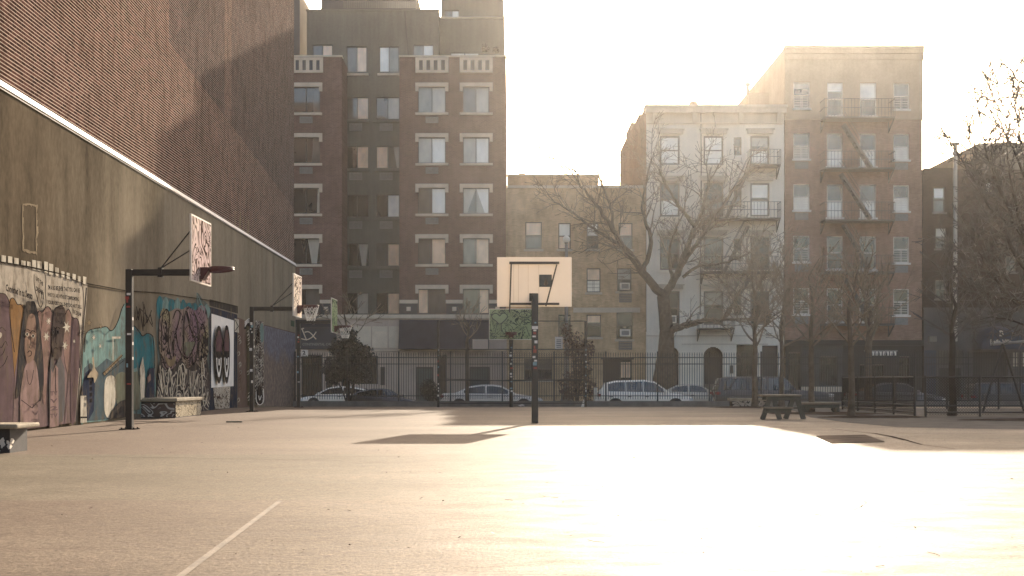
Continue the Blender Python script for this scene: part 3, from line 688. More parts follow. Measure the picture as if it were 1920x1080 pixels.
def slider(root, o, Y, left, right, fr='frame_bronze', label=None, split=.5):
    a, b, c, e = o; y = Y+.11; t = .045; x = a+(b-a)*split
    mb = MB()
    for q in ((a, a+t, c, e), (b-t, b, c, e), (x-t/2, x+t/2, c+t, e-t)): mb.box(q[0], q[1], y-.03, y+.05, q[2], q[3], fr)
    mb.box(a+t, b-t, y-.03, y+.05, c, c+t, fr); mb.box(a+t, b-t, y-.03, y+.05, e-t, e, fr)
    w = mb.build("window", root, label=label, loc=(a, Y, c))
    mb = MB()
    for (p, q, mt) in ((a+t, x-t/2, left), (x+t/2, b-t, right)):
        if isinstance(mt, tuple):      # a drawn curtain: dark pane, cloth panel in front of the room
            mb.poly([(p, y+.02, c+t), (q, y+.02, c+t), (q, y+.02, e-t), (p, y+.02, e-t)], mt[0])
            u0, u1, l0, l1 = mt[2]; dx = q-p
            mb.poly([(p+dx*l0, y+.015, c+t), (p+dx*l1, y+.015, c+t), (p+dx*u1, y+.015, e-t), (p+dx*u0, y+.015, e-t)], mt[1])
        else: mb.poly([(p, y+.02, c+t), (q, y+.02, c+t), (q, y+.02, e-t), (p, y+.02, e-t)], mt)
    mb.build("pane", w)
    return w
RW = random.Random(5)
def sash(root, o, Y, top, bot, fr='frame_white', guard=0, t=.06, rail=.5, label=None):
    a, b, c, e = o; y = Y+.10; zr = c+(e-c)*rail
    mb = MB()
    mb.box(a, a+t, y-.03, y+.06, c, e, fr); mb.box(b-t, b, y-.03, y+.06, c, e, fr)
    mb.box(a+t, b-t, y-.03, y+.06, e-t, e, fr); mb.box(a+t, b-t, y-.03, y+.06, c, c+t, fr); mb.box(a+t, b-t, y-.035, y+.06, zr-.03, zr+.03, fr)
    w = mb.build("window", root, label=label, loc=(a, Y, c))
    mb = MB()
    zb_ = zr
    if top.startswith('cur') and RW.random() < .6:
        zb_ = zr+(e-t-zr)*RW.uniform(.1, .6); mb.poly([(a+t, y+.02, zr), (b-t, y+.02, zr), (b-t, y+.02, zb_), (a+t, y+.02, zb_)], RW.choice(('glass_mid', 'glass_dark')))
    mb.poly([(a+t, y+.02, zb_), (b-t, y+.02, zb_), (b-t, y+.02, e-t), (a+t, y+.02, e-t)], top)
    mb.poly([(a+t, y+.035, c+t), (b-t, y+.035, c+t), (b-t, y+.035, zr), (a+t, y+.035, zr)], bot)
    mb.build("pane", w)
    if guard:
        mb = MB(); xm = (a+b)/2
        for k in range(1, guard+1):
            z = c+t+(zr-c-t)*k/(guard+1); mb.box(a+t, b-t, y-.05, y-.038, z-.012, z+.012, fr)
        mb.box(xm-.05, xm-.03, y-.05, y-.036, c+t, zr, fr); mb.box(xm+.03, xm+.05, y-.05, y-.036, c+t, zr, fr)
        mb.build("window_guard", w)
    return w
def sill(w, x0, x1, z0, z1, Y, mat, out=.1, name="sill"):
    mb = MB(); mb.box(x0, x1, Y-out, Y-.003, z0, z1, mat); return mb.build(name, w)
def bracket_lintel(w, o, Y, mat='lintel'):
    a, b, z0, z1 = o; mb = MB(); mb.box(a, b, Y-.1, Y-.003, z0, z1, mat)
    for x in (a, b-.2): mb.box(x, x+.2, Y-.08, Y-.003, z0-.28, z0, mat)
    return mb.build("lintel", w)
def louvre(root, o, Y, mat='ac_grey', name="air_vent", dark='shop_dark'):
    a, b, c, e = o; mb = MB(); t = .045
    for q in ((a, a+t, c, e), (b-t, b, c, e), (a+t, b-t, c, c+t), (a+t, b-t, e-t, e)): mb.box(q[0], q[1], Y-.06, Y-.003, q[2], q[3], mat)
    n = 5
    for k in range(n):
        z = c+t+(e-c-2*t)*(k+.15)/n; mb.box(a+t, b-t, Y-.045, Y-.004, z, z+(e-c-2*t)/n*.7, mat)
    return mb.build(name, root)
def cooler(root, o, Y):
    a, b, c, e = o; mb = MB(); mb.box(a, b, Y-.35, Y+.1, c, e, 'ac_white'); mb.box(a+.08, b-.08, Y-.357, Y-.34, c+.07, e-.07, 'ac_grey')
    return mb.build("air_conditioner", root, bevel=.01)

# ---------- brick and grey apartment block (left of centre)
YA, YG = 70.0, 72.3
ap = thing("apartment_block", "tall maroon brick and grey apartment block with balustraded parapets", "building", (-7, YA, -.5))
rw = random.Random(11)
zb = -.5
# brick piers: left (behind the side wall's edge) and right
ops_r = []; ops_l = []
rowsA = [(163+94.7*k, 211+94.7*k) for k in range(5)]
for k, (t, b) in enumerate(rowsA):
    if k == 4: b = 588
    ops_r += [W4(783.7, 835.6, t, b, YA), W4(868, 917, t, b, YA)]
    ops_l += [W4(547, 600, t, b, YA)]
zp = PZ(107, YA)
mb = MB()
facade(mb, PX(749, YA), PX(948.5, YA), PZ(596, YA), zp, YA, ops_r, 'brick_aptl'); mass(mb, PX(749, YA), PX(948.5, YA), YA, 84, zb, zp, 'brick_aptl')
facade(mb, PX(500, YA), PX(641, YA), PZ(596, YA), zp, YA, ops_l, 'brick_aptl'); mass(mb, PX(500, YA), PX(641, YA), YA, 84, zb, zp, 'brick_aptl')
mb.build("brick_wall", ap)
opsg = []
rowsG = [(182, 223.5), (273.7, 315.7), (364.5, 407), (456.5, 499), (549, 589)]
for t, b in rowsG: opsg += [W4(648, 691, t, b, YG), W4(705, 749, t, b, YG)]
opsg += [W4(650, 688, 87, 135, YG), W4(711, 748, 87, 135, YG)]
top_ops = [W4(585.6, 623.5, 83.5, 106, YG), W4(774.6, 812.7, 83.5, 106, YG)]
mb = MB()
facade(mb, PX(575, YG), PX(823, YG), PZ(600, YG), PZ(20, YG), YG, opsg+top_ops, 'grey_stucco'); mass(mb, PX(575, YG), PX(823, YG), YG, 84, zb, PZ(20, YG), 'grey_stucco')
mb.box(PX(574, YG), PX(824, YG), YG-.06, YG-.003, PZ(21.5, YG), PZ(18, YG), 'grey_stucco')
YH = 73.5
facade(mb, PX(824, YH), PX(945.5, YH), PZ(300, YH), PZ(33, YH), YH, [W4(844.6, 898, 98, 112, YH)], 'grey_stucco'); mass(mb, PX(824, YH), PX(945.5, YH), YH, 84, 5, PZ(33, YH), 'grey_stucco')
mb.box(PX(826, YH), PX(946.5, YH), YH-.06, YH-.003, PZ(35, YH), PZ(32, YH), 'stone')
YK = 78
facade(mb, PX(827, YK), PX(944.5, YK), 20, 27.7, YK, [W4(834, 861, 18.7, 33.7, YK)], 'grey_stucco'); mass(mb, PX(827, YK), PX(944.5, YK), YK, 84, 10, 27.7, 'grey_stucco')
mb.box(PX(540, 79), PX(577, 79), 76, 84, 10, 28.5, 'dark_panel')
mb.box(PX(620, 84), PX(788, 84), 80, 84.5, 20, PZ(-20, 80), 'grey_stucco')
mb.build("grey_wall", ap)
styles = {(0, 0): ('glass_green', 'cur_grey'), (0, 1): ('glass_mid', 'cur_grey'), (1, 0): ('cur_grey', 'cur_white'), (1, 1): ('cur_grey', 'cur_white'),
          (2, 0): ('glass_mid', 'cur_white'), (2, 1): (('glass_mid', 'cur_grey', (0, 1, 0, .3)), ('cur_grey', 'cur_white', (0, 1, .7, 1))), (3, 0): ('glass_mid', 'cur_cream'), (3, 1): ('glass_mid', 'cur_cream'),
          (4, 0): ('cur_cream', 'glass_mid'), (4, 1): ('glass_mid', 'cur_cream')}
for k, (t, b) in enumerate(rowsA):
    b2 = 588 if k == 4 else b
    for c, (p0, p1, l0, l1) in enumerate(((783.7, 835.6, 778.8, 840.8), (868, 917, 862, 924))):
        o = W4(p0, p1, t, b2, YA); w = slider(ap, o, YA, *styles[(k, c)], split=.5 if k < 4 else (.36, .62)[c])
        bracket_lintel(w, W4(l0, l1, t-7.5, t, YA), YA)
        if k < 4: sill(w, *W4(l0, l1, b+.6, b+5, YA), YA, 'lintel')
        if k < 4 and c == 0: louvre(ap, W4(798, 822, b+8, b+20, YA), YA)
    o = W4(547, 600, t, b2, YA)
    w = slider(ap, o, YA, 'glass_dark', [('glass_dark', 'glass_mid', (.6, 1, .5, 1)), ('glass_dark', 'glass_mid', (.5, 1, .4, 1)), ('glass_dark', 'cur_grey', (.85, 1, .8, 1)), ('glass_dark', 'cur_grey', (.1, 1, .4, .8)), 'glass_mid'][k])
    bracket_lintel(w, W4(541, 604.5, t-7.5, t, YA), YA)
    if k < 4:
        sill(w, *W4(541, 604, b+.6, b+5, YA), YA, 'lintel'); louvre(ap, W4(562, 586, b+8, b+20, YA), YA)
gst = [('glass_mid', 'cur_cream'), ('glass_dark', 'cur_grey'), ('glass_dark', 'cur_cream'), ('cur_cream', ('glass_mid', 'cur_grey', (.5, 1, .8, 1))), ('glass_dark', 'glass_dark'), ('glass_dark', 'cur_white'),
       (('glass_dark', 'glass_mid', (0, .3, 0, .2)), ('glass_dark', 'cur_grey', (.1, 1, .4, .8))), ('glass_mid', 'cur_cream'), ('glass_dark', 'cur_grey'), ('glass_dark', 'cur_cream')]
for k, (t, b) in enumerate(rowsG):
    for c, (p0, p1) in enumerate(((648, 691), (705, 749))):
        w = slider(ap, W4(p0, p1, t, b, YG), YG, *gst[2*k+c])
        if k < 4:
            sill(w, *W4(p0-5, p1+2, b+2, b+6, YG), YG, 'grey_stucco', .14); louvre(ap, W4(p0+7, p0+31, b+8, b+22, YG), YG, 'ac_grey')
for p0, p1, l, r_ in ((650, 688, 'glass_mid', 'cur_cream'), (711, 748, 'cur_white', 'glass_green')):
    w = slider(ap, W4(p0, p1, 87, 135, YG), YG, l, r_); sill(w, *W4(p0-3, p1+3, 138, 142, YG), YG, 'lintel')
slider(ap, top_ops[0], YG, 'glass_mid', 'cur_cream'); slider(ap, top_ops[1], YG, 'glass_green', 'cur_white')
slider(ap, W4(844.6, 898, 98, 112, YH), YH, 'cur_white', 'cur_white'); slider(ap, W4(834, 861, 18.7, 33.7, YK), YK, 'glass_mid', 'cur_white')
# parapet balustrades let into the brick
def balustrade(p0, p1, n=4):
    mb = MB(); a, b, c, e = W4(p0, p1, 110, 137, YA)
    mb.box(a, b, YA-.09, YA-.004, e-.1, e+.06, 'lintel'); mb.box(a, b, YA-.09, YA-.004, c, c+.16, 'lintel')
    mb.box(a, b, YA-.02, YA-.005, c+.16, e-.1, 'dark_panel')
    wd = (b-a)/(2*n+1)
    for k in range(n+1):
        x = a+k*2*wd; mb.box(x, x+wd, YA-.08, YA-.021, c+.16, e-.1, 'lintel')
    mb.build("balustrade", ap)
balustrade(779, 841); balustrade(862, 924); balustrade(548, 606)
mb = MB()
for p0, p1 in ((748, 949.5), (500, 642)): mb.box(PX(p0, YA), PX(p1, YA), YA-.06, YA+.4, zp, zp+.1, 'stone')
mb.build("parapet_coping", ap)
mb = MB()      # roof terrace railing
yy = 74; z0, z1 = PZ(17, yy), PZ(2, yy)
for z in (z0, z1): mb.box(PX(602, yy), PX(780, yy), yy, yy+.05, z, z+.06, 'iron')
x = PX(602, yy)
while x < PX(780, yy): mb.box(x, x+.02, yy+.015, yy+.035, z0+.06, z1, 'iron'); x += .12
mb.box(PX(602, yy), PX(640, yy), yy+.8, yy+.9, z0-.2, z1+.4, 'dark_panel')
mb.build("terrace_railing", ap)
mb = MB(); mb.tube([P(759, 20, YG-.03), P(763, 70, YG-.03), P(766, 107, YG-.03)], .02, 'iron', 4); mb.build("drain_wire", ap)
# stone belt, dark spandrels with a tile, and street level
mb = MB(); mb.box(PX(500, YA), PX(950, YA), YA-.16, YA-.004, PZ(597, YA), PZ(590, YA), 'stone')
mb.box(PX(632, YA), PX(749, YA), YA-.12, YA+2.1, PZ(598, YA), PZ(597.1, YA), 'stone'); mb.build("stone_belt", ap)
for p0, p1 in ((600.5, 623), (749.5, 783), (836.5, 867.5), (917.5, 948)):
    mb = MB(); a, b, c, e = W4(p0, p1, 569, 589.6, YA); mb.box(a, b, YA-.05, YA-.004, c, e, 'dark_panel')
    mb.box(a-.02, b+.02, YA-.09, YA-.004, e, e+.22, 'lintel')
    xm, zm = (a+b)/2, (c+e)/2; mb.box(xm-.13, xm+.13, YA-.075, YA-.051, zm-.13, zm+.13, 'lintel'); mb.box(xm-.06, xm+.06, YA-.08, YA-.076, zm-.06, zm+.06, 'stone')
    mb.build("spandrel", ap)
gops = [W4(565, 605, 665, 745, YA), W4(611, 623, 668, 742, YA), W4(640, 652, 668, 742, YA), W4(660, 709, 667, 720, YA), W4(713, 722, 688, 722, YA), W4(780, 812, 688, 760, YA), W4(822, 838, 665, 740, YA), W4(880, 918, 688, 762, YA)]
mb = MB()
facade(mb, PX(500, YA), PX(950, YA), zb, PZ(597, YA)-.002, YA-.05, gops, 'stone_pink', .3)
for p0, p1 in ((640, 662), (664, 696), (698, 727), (729, 748)): mb.box(PX(p0, YA), PX(p1, YA), YA-.08, YA-.052, PZ(653, YA), PZ(612, YA), 'stone')
mb.box(PX(698, YA), PX(727, YA), YA-.10, YA-.081, PZ(652, YA), PZ(622, YA), 'lintel')
mb.box(PX(700, YA), PX(948, YA), YA-.14, YA-.051, PZ(658, YA), PZ(655.6, YA), 'lintel')
for k in range(14):
    x = PX(615+k*23.5, YA); mb.box(x, x+.1, YA-.09, YA-.052, PZ(668, YA), PZ(660, YA), 'lintel')
mb.build("shop_front", ap)
for k, o in enumerate(gops):
    mb = MB(); a, b, c, e = o; mt = ['glass_dark', 'glass_dark', 'glass_dark', 'glass_dark', 'glass_mid', 'door_green', 'glass_dark', 'door_green'][k]
    mb.box(a, b, YA+.12, YA+.16, c, e, mt)
    mb.box(a, a+.08, YA+.06, YA+.119, c, e, 'frame_bronze'); mb.box(b-.08, b, YA+.06, YA+.119, c, e, 'frame_bronze'); mb.box(a+.08, b-.08, YA+.06, YA+.119, e-.1, e, 'frame_bronze')
    mb.build("door" if k in (0, 5, 7) else "shop_window", ap)
mb = MB(); a, b, c, e = W4(500, 632, 600, 655, YA); mb.box(a, b, YA-.28, YA-.16, c, e, 'dark_panel'); mb.box(a, b, YA-.34, YA-.281, e-.45, e, 'navy')
sg = mb.build("sign_board", ap)
mb = MB(); YS = YA-.285; pale_l = M['stone']
def seg(pts, r=.035):
    mb.tube([P(x, y, YS) for x, y in pts], r, pale_l, 5)
seg([(566, 616), (570, 626), (575, 638)]); seg(smooth([(571, 623), (578, 622), (584, 626), (589, 632), (593, 636)])); seg(smooth([(565, 635), (575, 637), (584, 633), (589, 628), (593, 622)])); seg([(565, 617), (570, 615.5)])
add_text(mb, "CONTINENTAL CAFE", lambda u, v: P(567+58*u, 648-5*v, YS), M['ac_grey'])
mb.build("sign_lettering", sg)
mb = MB(); a, b, c, e = W4(749.5, 917, 600, 655, YA); 
mb.hexa([(a, YA-.9, c), (b, YA-.9, c), (b, YA-.06, c), (a, YA-.06, c), (a, YA-.25, e), (b, YA-.25, e), (b, YA-.06, e), (a, YA-.06, e)], 'navy')
mb.build("awning", ap)
mb = MB(); mb.box(*W4(886, 915, 634, 656, YA-.95)[:2], YA-.98, YA-.91, *W4(886, 915, 636, 656, YA-.95)[2:], 'stone_pink'); mb.build("sign_panel", ap)
# clipped bushes on the terrace
for px_, r_ in ((910, .28), (930, .2)):
    t = MB(); rr = random.Random(px_)
    c0 = P(px_, 107, 71.5); t.box(c0.x-.16, c0.x+.16, c0.y-.16, c0.y+.16, zp-.02, zp+.2, 'kerb')
    for _ in range(260):
        v = Vector((rr.gauss(0, 1), rr.gauss(0, 1), rr.gauss(0, 1))).normalized()*r_*rr.uniform(.5, 1.05); p = c0+Vector((0, 0, r_+.25))+v
        u = Vector((rr.uniform(-1, 1), rr.uniform(-1, 1), rr.uniform(-1, 1))).normalized()*.07; w_ = v.cross(u).normalized()*.05
        t.poly([p-u, p+w_, p+u, p-w_], 'leaf_dark')
    o = t.build("potted_bush", loc=(c0.x, c0.y, zp)); tag(o, ("larger" if px_ == 910 else "smaller")+" dark clipped bush on the terrace of the apartment block", "plant", "bushes on the roof terrace")

# ---------- low tan brick building
YL = 70.2
lo = thing("low_brick_house", "low tan brick house between the apartment block and the cream house", "building", (4, YL, -.5))
opl = [W4(*q, YL) for q in ((985, 1016, 416, 467), (1047, 1070, 418, 467), (1100, 1122, 418, 467), (1160, 1186, 418, 467), (1100, 1126, 503, 548), (1157, 1184, 503, 546), (1047, 1070, 503, 548), (1100, 1127, 590, 632), (1156, 1186, 586, 636), (1047, 1070, 590, 632), (983, 1036, 672, 712), (1130, 1185, 674, 752), (985, 1014, 503, 548))]
zt = PZ(353, YL); mb = MB()
facade(mb, PX(948.7, YL), PX(1211, YL), zb, zt, YL, opl, 'brick_tan'); mass(mb, PX(948.7, YL), PX(1211, YL), YL, 82, zb, zt, 'brick_tan')
mb.box(PX(951, 74), PX(1122, 74), 74, 82, 8, PZ(330, 74), 'brick_tan')
mb.build("wall", lo)
mb = MB(); mb.box(PX(950.5, YL), PX(1211.5, YL), YL-.1, YL+.3, zt, zt+.16, 'stone'); mb.box(PX(950.5, 74), PX(1122, 74), 73.95, 74.3, PZ(330, 74), PZ(330, 74)+.1, 'stone')
mb.box(PX(972, 74.5), PX(985, 74.5), 74.4, 75, PZ(331, 74.5), PZ(326, 74.5), 'tan_render')
mb.build("roof_coping", lo)
mb = MB(); mb.tube([P(984, 331, 74.6), P(984, 313, 74.6)], .02, 'iron', 4); mb.tube([P(994, 331, 74.6), P(994, 313, 74.6)], .02, 'iron', 4); mb.build("aerial", lo)
mb = MB(); mb.box(PX(1075, YL), PX(1200, YL), YL-.06, YL-.003, PZ(586, YL), PZ(577, YL), 'stone'); mb.box(PX(1078, YL), PX(1200, YL), YL-.05, YL-.003, PZ(501, YL), PZ(492, YL), 'brick_tan'); mb.build("stone_band", lo)
for k, o in enumerate(opl):
    if k == 11:
        mb = MB(); a, b, c, e = o; mb.box(a, b, YL+.12, YL+.16, c, e, 'shop_dark'); mb.box(PX(1163, YL), PX(1183, YL), YL+.09, YL+.119, PZ(708, YL), PZ(679, YL), 'cur_cream')
        for x in (1163, 1173, 1183): mb.box(PX(x, YL)-.03, PX(x, YL)+.03, YL+.06, YL+.089, PZ(712, YL), PZ(676, YL), 'frame_bronze')
        mb.box(a-.1, b+.1, YL-.2, YL-.003, e, e+.12, 'iron'); mb.build("door", lo); continue
    top = ['cur_cream', 'cur_white', 'cur_white', 'cur_cream', 'cur_cream', 'cur_grey', 'glass_mid', 'cur_cream', 'glass_mid', 'glass_dark', 'glass_mid', 'glass_dark', 'glass_mid'][k]
    w = sash(lo, o, YL, top, ['glass_mid', 'cur_cream', 'glass_mid', 'glass_mid', 'cur_white', 'glass_mid', 'glass_dark', 'glass_dark', 'glass_dark', 'glass_dark', 'glass_dark', 'glass_dark', 'glass_dark'][k], 'frame_dark', 2 if k == 4 else 0)
    sill(w, o[0]-.1, o[1]+.1, o[2]-.14, o[2]-.01, YL, 'stone')
for q in ((1162, 1180, 531, 544), (1162, 1181, 618, 631)): cooler(lo, W4(*q, YL), YL)
for q in ((1160, 1185, 638, 656), (1161, 1184, 550, 567)): louvre(lo, W4(*q, YL), YL)

# ---------- cream painted house with cornice
YC = 70.0
cr = thing("cream_house", "cream painted house with a bracketed cornice and arched doorways", "building", (13, YC, -.5))
cols = ((1237.5, 1274.5), (1319.5, 1356.5), (1376, 1390.5), (1407, 1443)); opc = []; cwin = []
for r_, (t, b) in enumerate(((254.5, 309), (343, 406), (445, 506), (546, 609))):
    for c_, (p0, p1) in enumerate(cols):
        if c_ == 2: o = W4(p0, p1, t+3, b-18, YC)
        else: o = W4(p0, p1, t, b, YC)
        opc.append(o); cwin.append((r_, c_, o))
doors = [W4(1246.5, 1273, 664, 762, YC), W4(1319, 1356, 669, 762, YC), W4(1381, 1415, 646, 762, YC), W4(1429, 1459, 648, 762, YC)]
zt = PZ(201, YC); mb = MB()
x0, x1 = PX(1212, YC), PX(1470, YC)
arch = []
for q in ((1246.5, 1273), (1319, 1356)):          # arch heads: stepped openings behind a curved edge
    cx, hw = (PX(q[0], YC)+PX(q[1], YC))/2, (PX(q[1], YC)-PX(q[0], YC))/2; zs = PZ(669 if q[0] > 1300 else 664, YC)
    n = 10
    for k in range(n):
        z_a, z_b = zs+hw*k/n, zs+hw*(k+1)/n; h2 = hw*math.sqrt(max(0, 1-((k+.5)/n)**2))
        arch.append((cx-h2, cx+h2, z_a, z_b))
facade(mb, x0, x1, zb, zt, YC, opc+doors+arch, 'white_paint', .2); mass(mb, x0, x1, YC, 87, zb, zt-.05, 'white_paint', back=.34)
mb.build("wall", cr)
mb = MB()
for ya, yb, h in ((70.02, 74, .15), (74, 79, .5), (79, 82.5, 1.1), (82.5, 87, .7)): mb.box(x0-.012, x0+.28, ya, yb, 4, zt+h, 'brick_side')
mb.box(x0+1.0, x0+1.6, 84, 85.2, zt-1, zt+1.4, 'brick_side'); mb.build("gable_wall", cr)
mb = MB()
mb.box(x0-.15, x1+.1, YC-.55, YC+.3, zt-.13, zt+.03, 'cream_trim'); mb.box(x0-.1, x1+.05, YC-.45, YC-.004, zt-.42, zt-.13, 'cream_trim'); mb.box(x0-.02, x1-.02, YC-.12, YC-.004, zt-1.05, zt-.42, 'cream_trim')
mb.box(PX(1303, YC), PX(1385, YC), YC-.18, YC-.121, zt-1.08, zt-.98, 'stone')
mb.build("cornice", cr)
for px_ in (1222, 1297, 1383, 1455):
    mb = MB(); x = PX(px_, YC); mb.hexa([(x, YC-.16, zt-1.05), (x+.28, YC-.16, zt-1.05), (x+.28, YC-.121, zt-1.05), (x, YC-.121, zt-1.05), (x, YC-.42, zt-.43), (x+.28, YC-.42, zt-.43), (x+.28, YC-.121, zt-.43), (x, YC-.121, zt-.43)], 'cream_trim'); mb.build("bracket", cr)
tops = {(0, 0): ('cur_white', 'cur_white'), (0, 1): ('cur_white', 'cur_white'), (0, 3): ('cur_grey', 'cur_white'), (1, 0): ('glass_mid', 'cur_white'), (1, 1): ('glass_mid', 'cur_grey'), (1, 3): ('cur_white', 'cur_white'), (3, 1): ('cur_grey', 'glass_mid')}  # all-white panes carry bright reflections as flat colour
for r_, c_, o in cwin:
    tp, bt = tops.get((r_, c_), ('glass_mid', 'glass_dark'))
    w = sash(cr, o, YC, tp, bt, 'frame_dark', t=.1 if c_ != 2 else .05)
    if c_ != 2:
        mb = MB(); mb.box(o[0]-.2, o[1]+.2, YC-.16, YC-.004, o[3]+.12, o[3]+.36, 'cream_trim'); mb.box(o[0]-.28, o[1]+.28, YC-.22, YC-.004, o[3]+.36, o[3]+.42, 'cream_trim'); mb.build("lintel", w)
        if r_ < 2 or c_ == 0: sill(w, o[0]-.15, o[1]+.15, o[2]-.16, o[2]-.01, YC, 'white_paint')
cooler(cr, W4(1253, 1267, 592, 606, YC), YC)
for k, o in enumerate(doors):
    mb = MB(); a, b, c, e = o; hi = PZ(650, YC) if k < 2 else e
    mb.box(a, b, YC+.24, YC+.28, c, hi, ('shop_dark', 'shop_dark', 'glass_dark', 'grey_paint')[k]); mb.box(a+.1, b-.1, YC+.22, YC+.239, c+.2, c+1.4, ('frame_dark', 'frame_dark', 'shop_dark', 'grey_paint')[k]); mb.build("door", cr)
mb = MB()
mb.box(x0, x1, YC-.05, YC-.004, PZ(630.5, YC), PZ(629, YC), 'cream_trim'); mb.box(PX(1278, YC), PX(1440, YC), YC-.05, YC-.004, PZ(646, YC), PZ(644.5, YC), 'cream_trim'); mb.build("belt_course", cr)
mb = MB(); mb.tube([P(1314, 205, YC-.1), P(1315, 300, YC-.1), P(1313, 590, YC-.1)], .035, 'iron_brown', 5); mb.build("drain_pipe", cr)
mb = MB(); mb.box(PX(1369, YC), PX(1374, YC), YC-.12, YC-.004, PZ(700, YC), PZ(685, YC), 'iron'); mb.build("meter_box", cr)
mb = MB(); mb.tube([P(1300, 200, YC+3), P(1300, 193, YC+3)], .28, 'tan_render', 10); mb.ball(P(1300, 195, YC+3), .3, 'tan_render', 6, .6); mb.build("roof_vent", cr)

def fire_escape(root, px0, px1, ypl, yrail, Y, depth=1.0, mat='iron_brown', legs=True):
    a, b = PX(px0, Y), PX(px1, Y); z = PZ(ypl, Y); zr = PZ(yrail, Y); y0 = Y-depth
    mb = MB(); mb.box(a, b, y0, Y-.02, z-.1, z, mat)
    f = mb.build("balcony", root, loc=(a, Y, z))
    mb = MB()
    for q in (zr, (zr+z)/2): 
        mb.bar((a, y0, q), (b, y0, q), .03, .03, mat); mb.bar((a, y0, q), (a, Y, q), .03, .03, mat); mb.bar((b, y0, q), (b, Y, q), .03, .03, mat)
    n = int((b-a)/.2)
    for k in range(n+1):
        x = a+(b-a)*k/n; mb.box(x-.010, x+.010, y0-.01, y0+.01, z, zr, mat)
    for k in range(4):
        y = y0+depth*k/4
        for x in (a, b): mb.box(x-.010, x+.010, y-.01, y+.01, z, zr, mat)
    mb.build("railing", f)
    if legs:
        for x in (a+.05, b-.05):
            mb = MB(); mb.bar((x, y0+.05, z-.1), (x, Y-.03, z-.75), .06, .08, mat); mb.bar((x, Y-.05, z-.1), (x, Y-.05, z-.8), .05, .06, mat); mb.build("brace", f)
    return f
def escape_stair(root, pxa, pya, pxb, pyb, Y, mat='iron_brown'):
    a, b = P(pxa, pya, Y-.75), P(pxb, pyb, Y-.75); a2, b2 = a+Vector((0, .45, 0)), b+Vector((0, .45, 0))
    mb = MB(); mb.bar(a, b, .05, .16, mat); mb.bar(a2, b2, .05, .16, mat)
    n = int((a-b).length/.26)
    for k in range(1, n): p = a.lerp(b, k/n); q = a2.lerp(b2, k/n); mb.bar(p, q, .18, .03, mat)
    for p, q in ((a, b), (a2, b2)): mb.bar(p+Vector((0, 0, .8)), q+Vector((0, 0, .8)), .03, .03, mat)
    return mb.build("stair", root)
fire_escape(cr, 1400, 1457, 313, 286, YC); fire_escape(cr, 1315, 1457, 412, 383, YC); fire_escape(cr, 1313, 1452, 511, 484, YC); fire_escape(cr, 1306, 1372, 616, 590, YC)
escape_stair(cr, 1362, 410, 1402, 322, YC); escape_stair(cr, 1358, 510, 1404, 424, YC); escape_stair(cr, 1362, 590, 1412, 515, YC)

# ---------- red brick tenement with fire escapes
YR = 70.6
re_ = thing("tenement_house", "red brick tenement with white sash windows and long fire escapes", "building", (21, YR, -.5))
x0, x1 = PX(1472, YR), PX(1729, YR); zt = PZ(88, YR); opr = []; rwin = []
cols = ((1487.5, 1518), (1550.5, 1580), (1612, 1642.5), (1675, 1704.5))
for r_, t in enumerate((154.5, 249, 345, 442, 540)):
    for c_, (p0, p1) in enumerate(cols):
        b = t+ (49 if c_ in (0, 3) else 62)
        o = W4(p0, p1, t+c_*.6, b+c_*.6, YR); opr.append(o); rwin.append((r_, c_, o))
zm = PZ(225, YR); zsh = PZ(640, YR)
mb = MB(); facade(mb, x0, x1, zsh, zm, YR, opr, 'brick_red'); mass(mb, x0, x1, YR, 87, zb, zt, 'brick_side')
mb.build("brick_wall", re_)
mb = MB(); facade(mb, x0-.01, x1+.04, zm, zt, YR-.06, [o for o in opr if o[3] > zm], 'tan_render', .2)
for x in (x0-.01, x1+.04): mb.poly([(x, YR-.06, zm), (x, 87, zm), (x, 87, zt+.002), (x, YR-.06, zt+.002)], 'tan_render')
mb.poly([(x0-.01, YR-.06, zm), (x1+.04, YR-.06, zm), (x1+.04, YR-.001, zm), (x0-.01, YR-.001, zm)], 'tan_render')
mb.build("rendered_wall", re_)
mb = MB(); Yf = YR-.063
for p, q, out in ((88, 93, .22), (93.1, 102, .14), (103, 113, .08)): mb.box(x0-.04, x1+.06, Yf-out, Yf, PZ(q, YR), PZ(p, YR), 'tan_render')
mb.hexa([(x0, Yf+.1, zt), (x1, Yf+.1, zt-.1), (x1, Yf+.6, zt-.1), (x0, Yf+.6, zt), (x0, Yf+.1, zt+.12), (x1, Yf+.1, zt+.05), (x1, Yf+.6, zt+.05), (x0, Yf+.6, zt+.12)], 'tan_render')
mb.box(PX(1541, YR), PX(1666, YR), YR+1, YR+1.6, zt-.02, zt+.2, 'tan_render'); mb.build("cornice", re_)
mb = MB(); mb.box(PX(1589, YR), PX(1610, YR), YR+1.7, YR+2.9, zt-.03, PZ(79, YR), 'tan_render'); mb.box(PX(1588, YR), PX(1611.5, YR), YR+1.62, YR+3, PZ(79, YR), PZ(76.5, YR), 'tan_render'); mb.build("chimney", re_)
mb = MB(); mb.box(x0-1.4, x0-.03, 75, 76.2, zt-6.5, PZ(174, 75), 'tan_render'); xq = PX(1402, 80); mb.tube([(xq, 80, 14), (xq, 80, PZ(157, 80))], .12, 'flue', 8); mb.tube([(xq, 80, PZ(160, 80)), (xq, 80, PZ(156, 80))], .22, 'flue', 8); mb.build("bulkhead", re_)
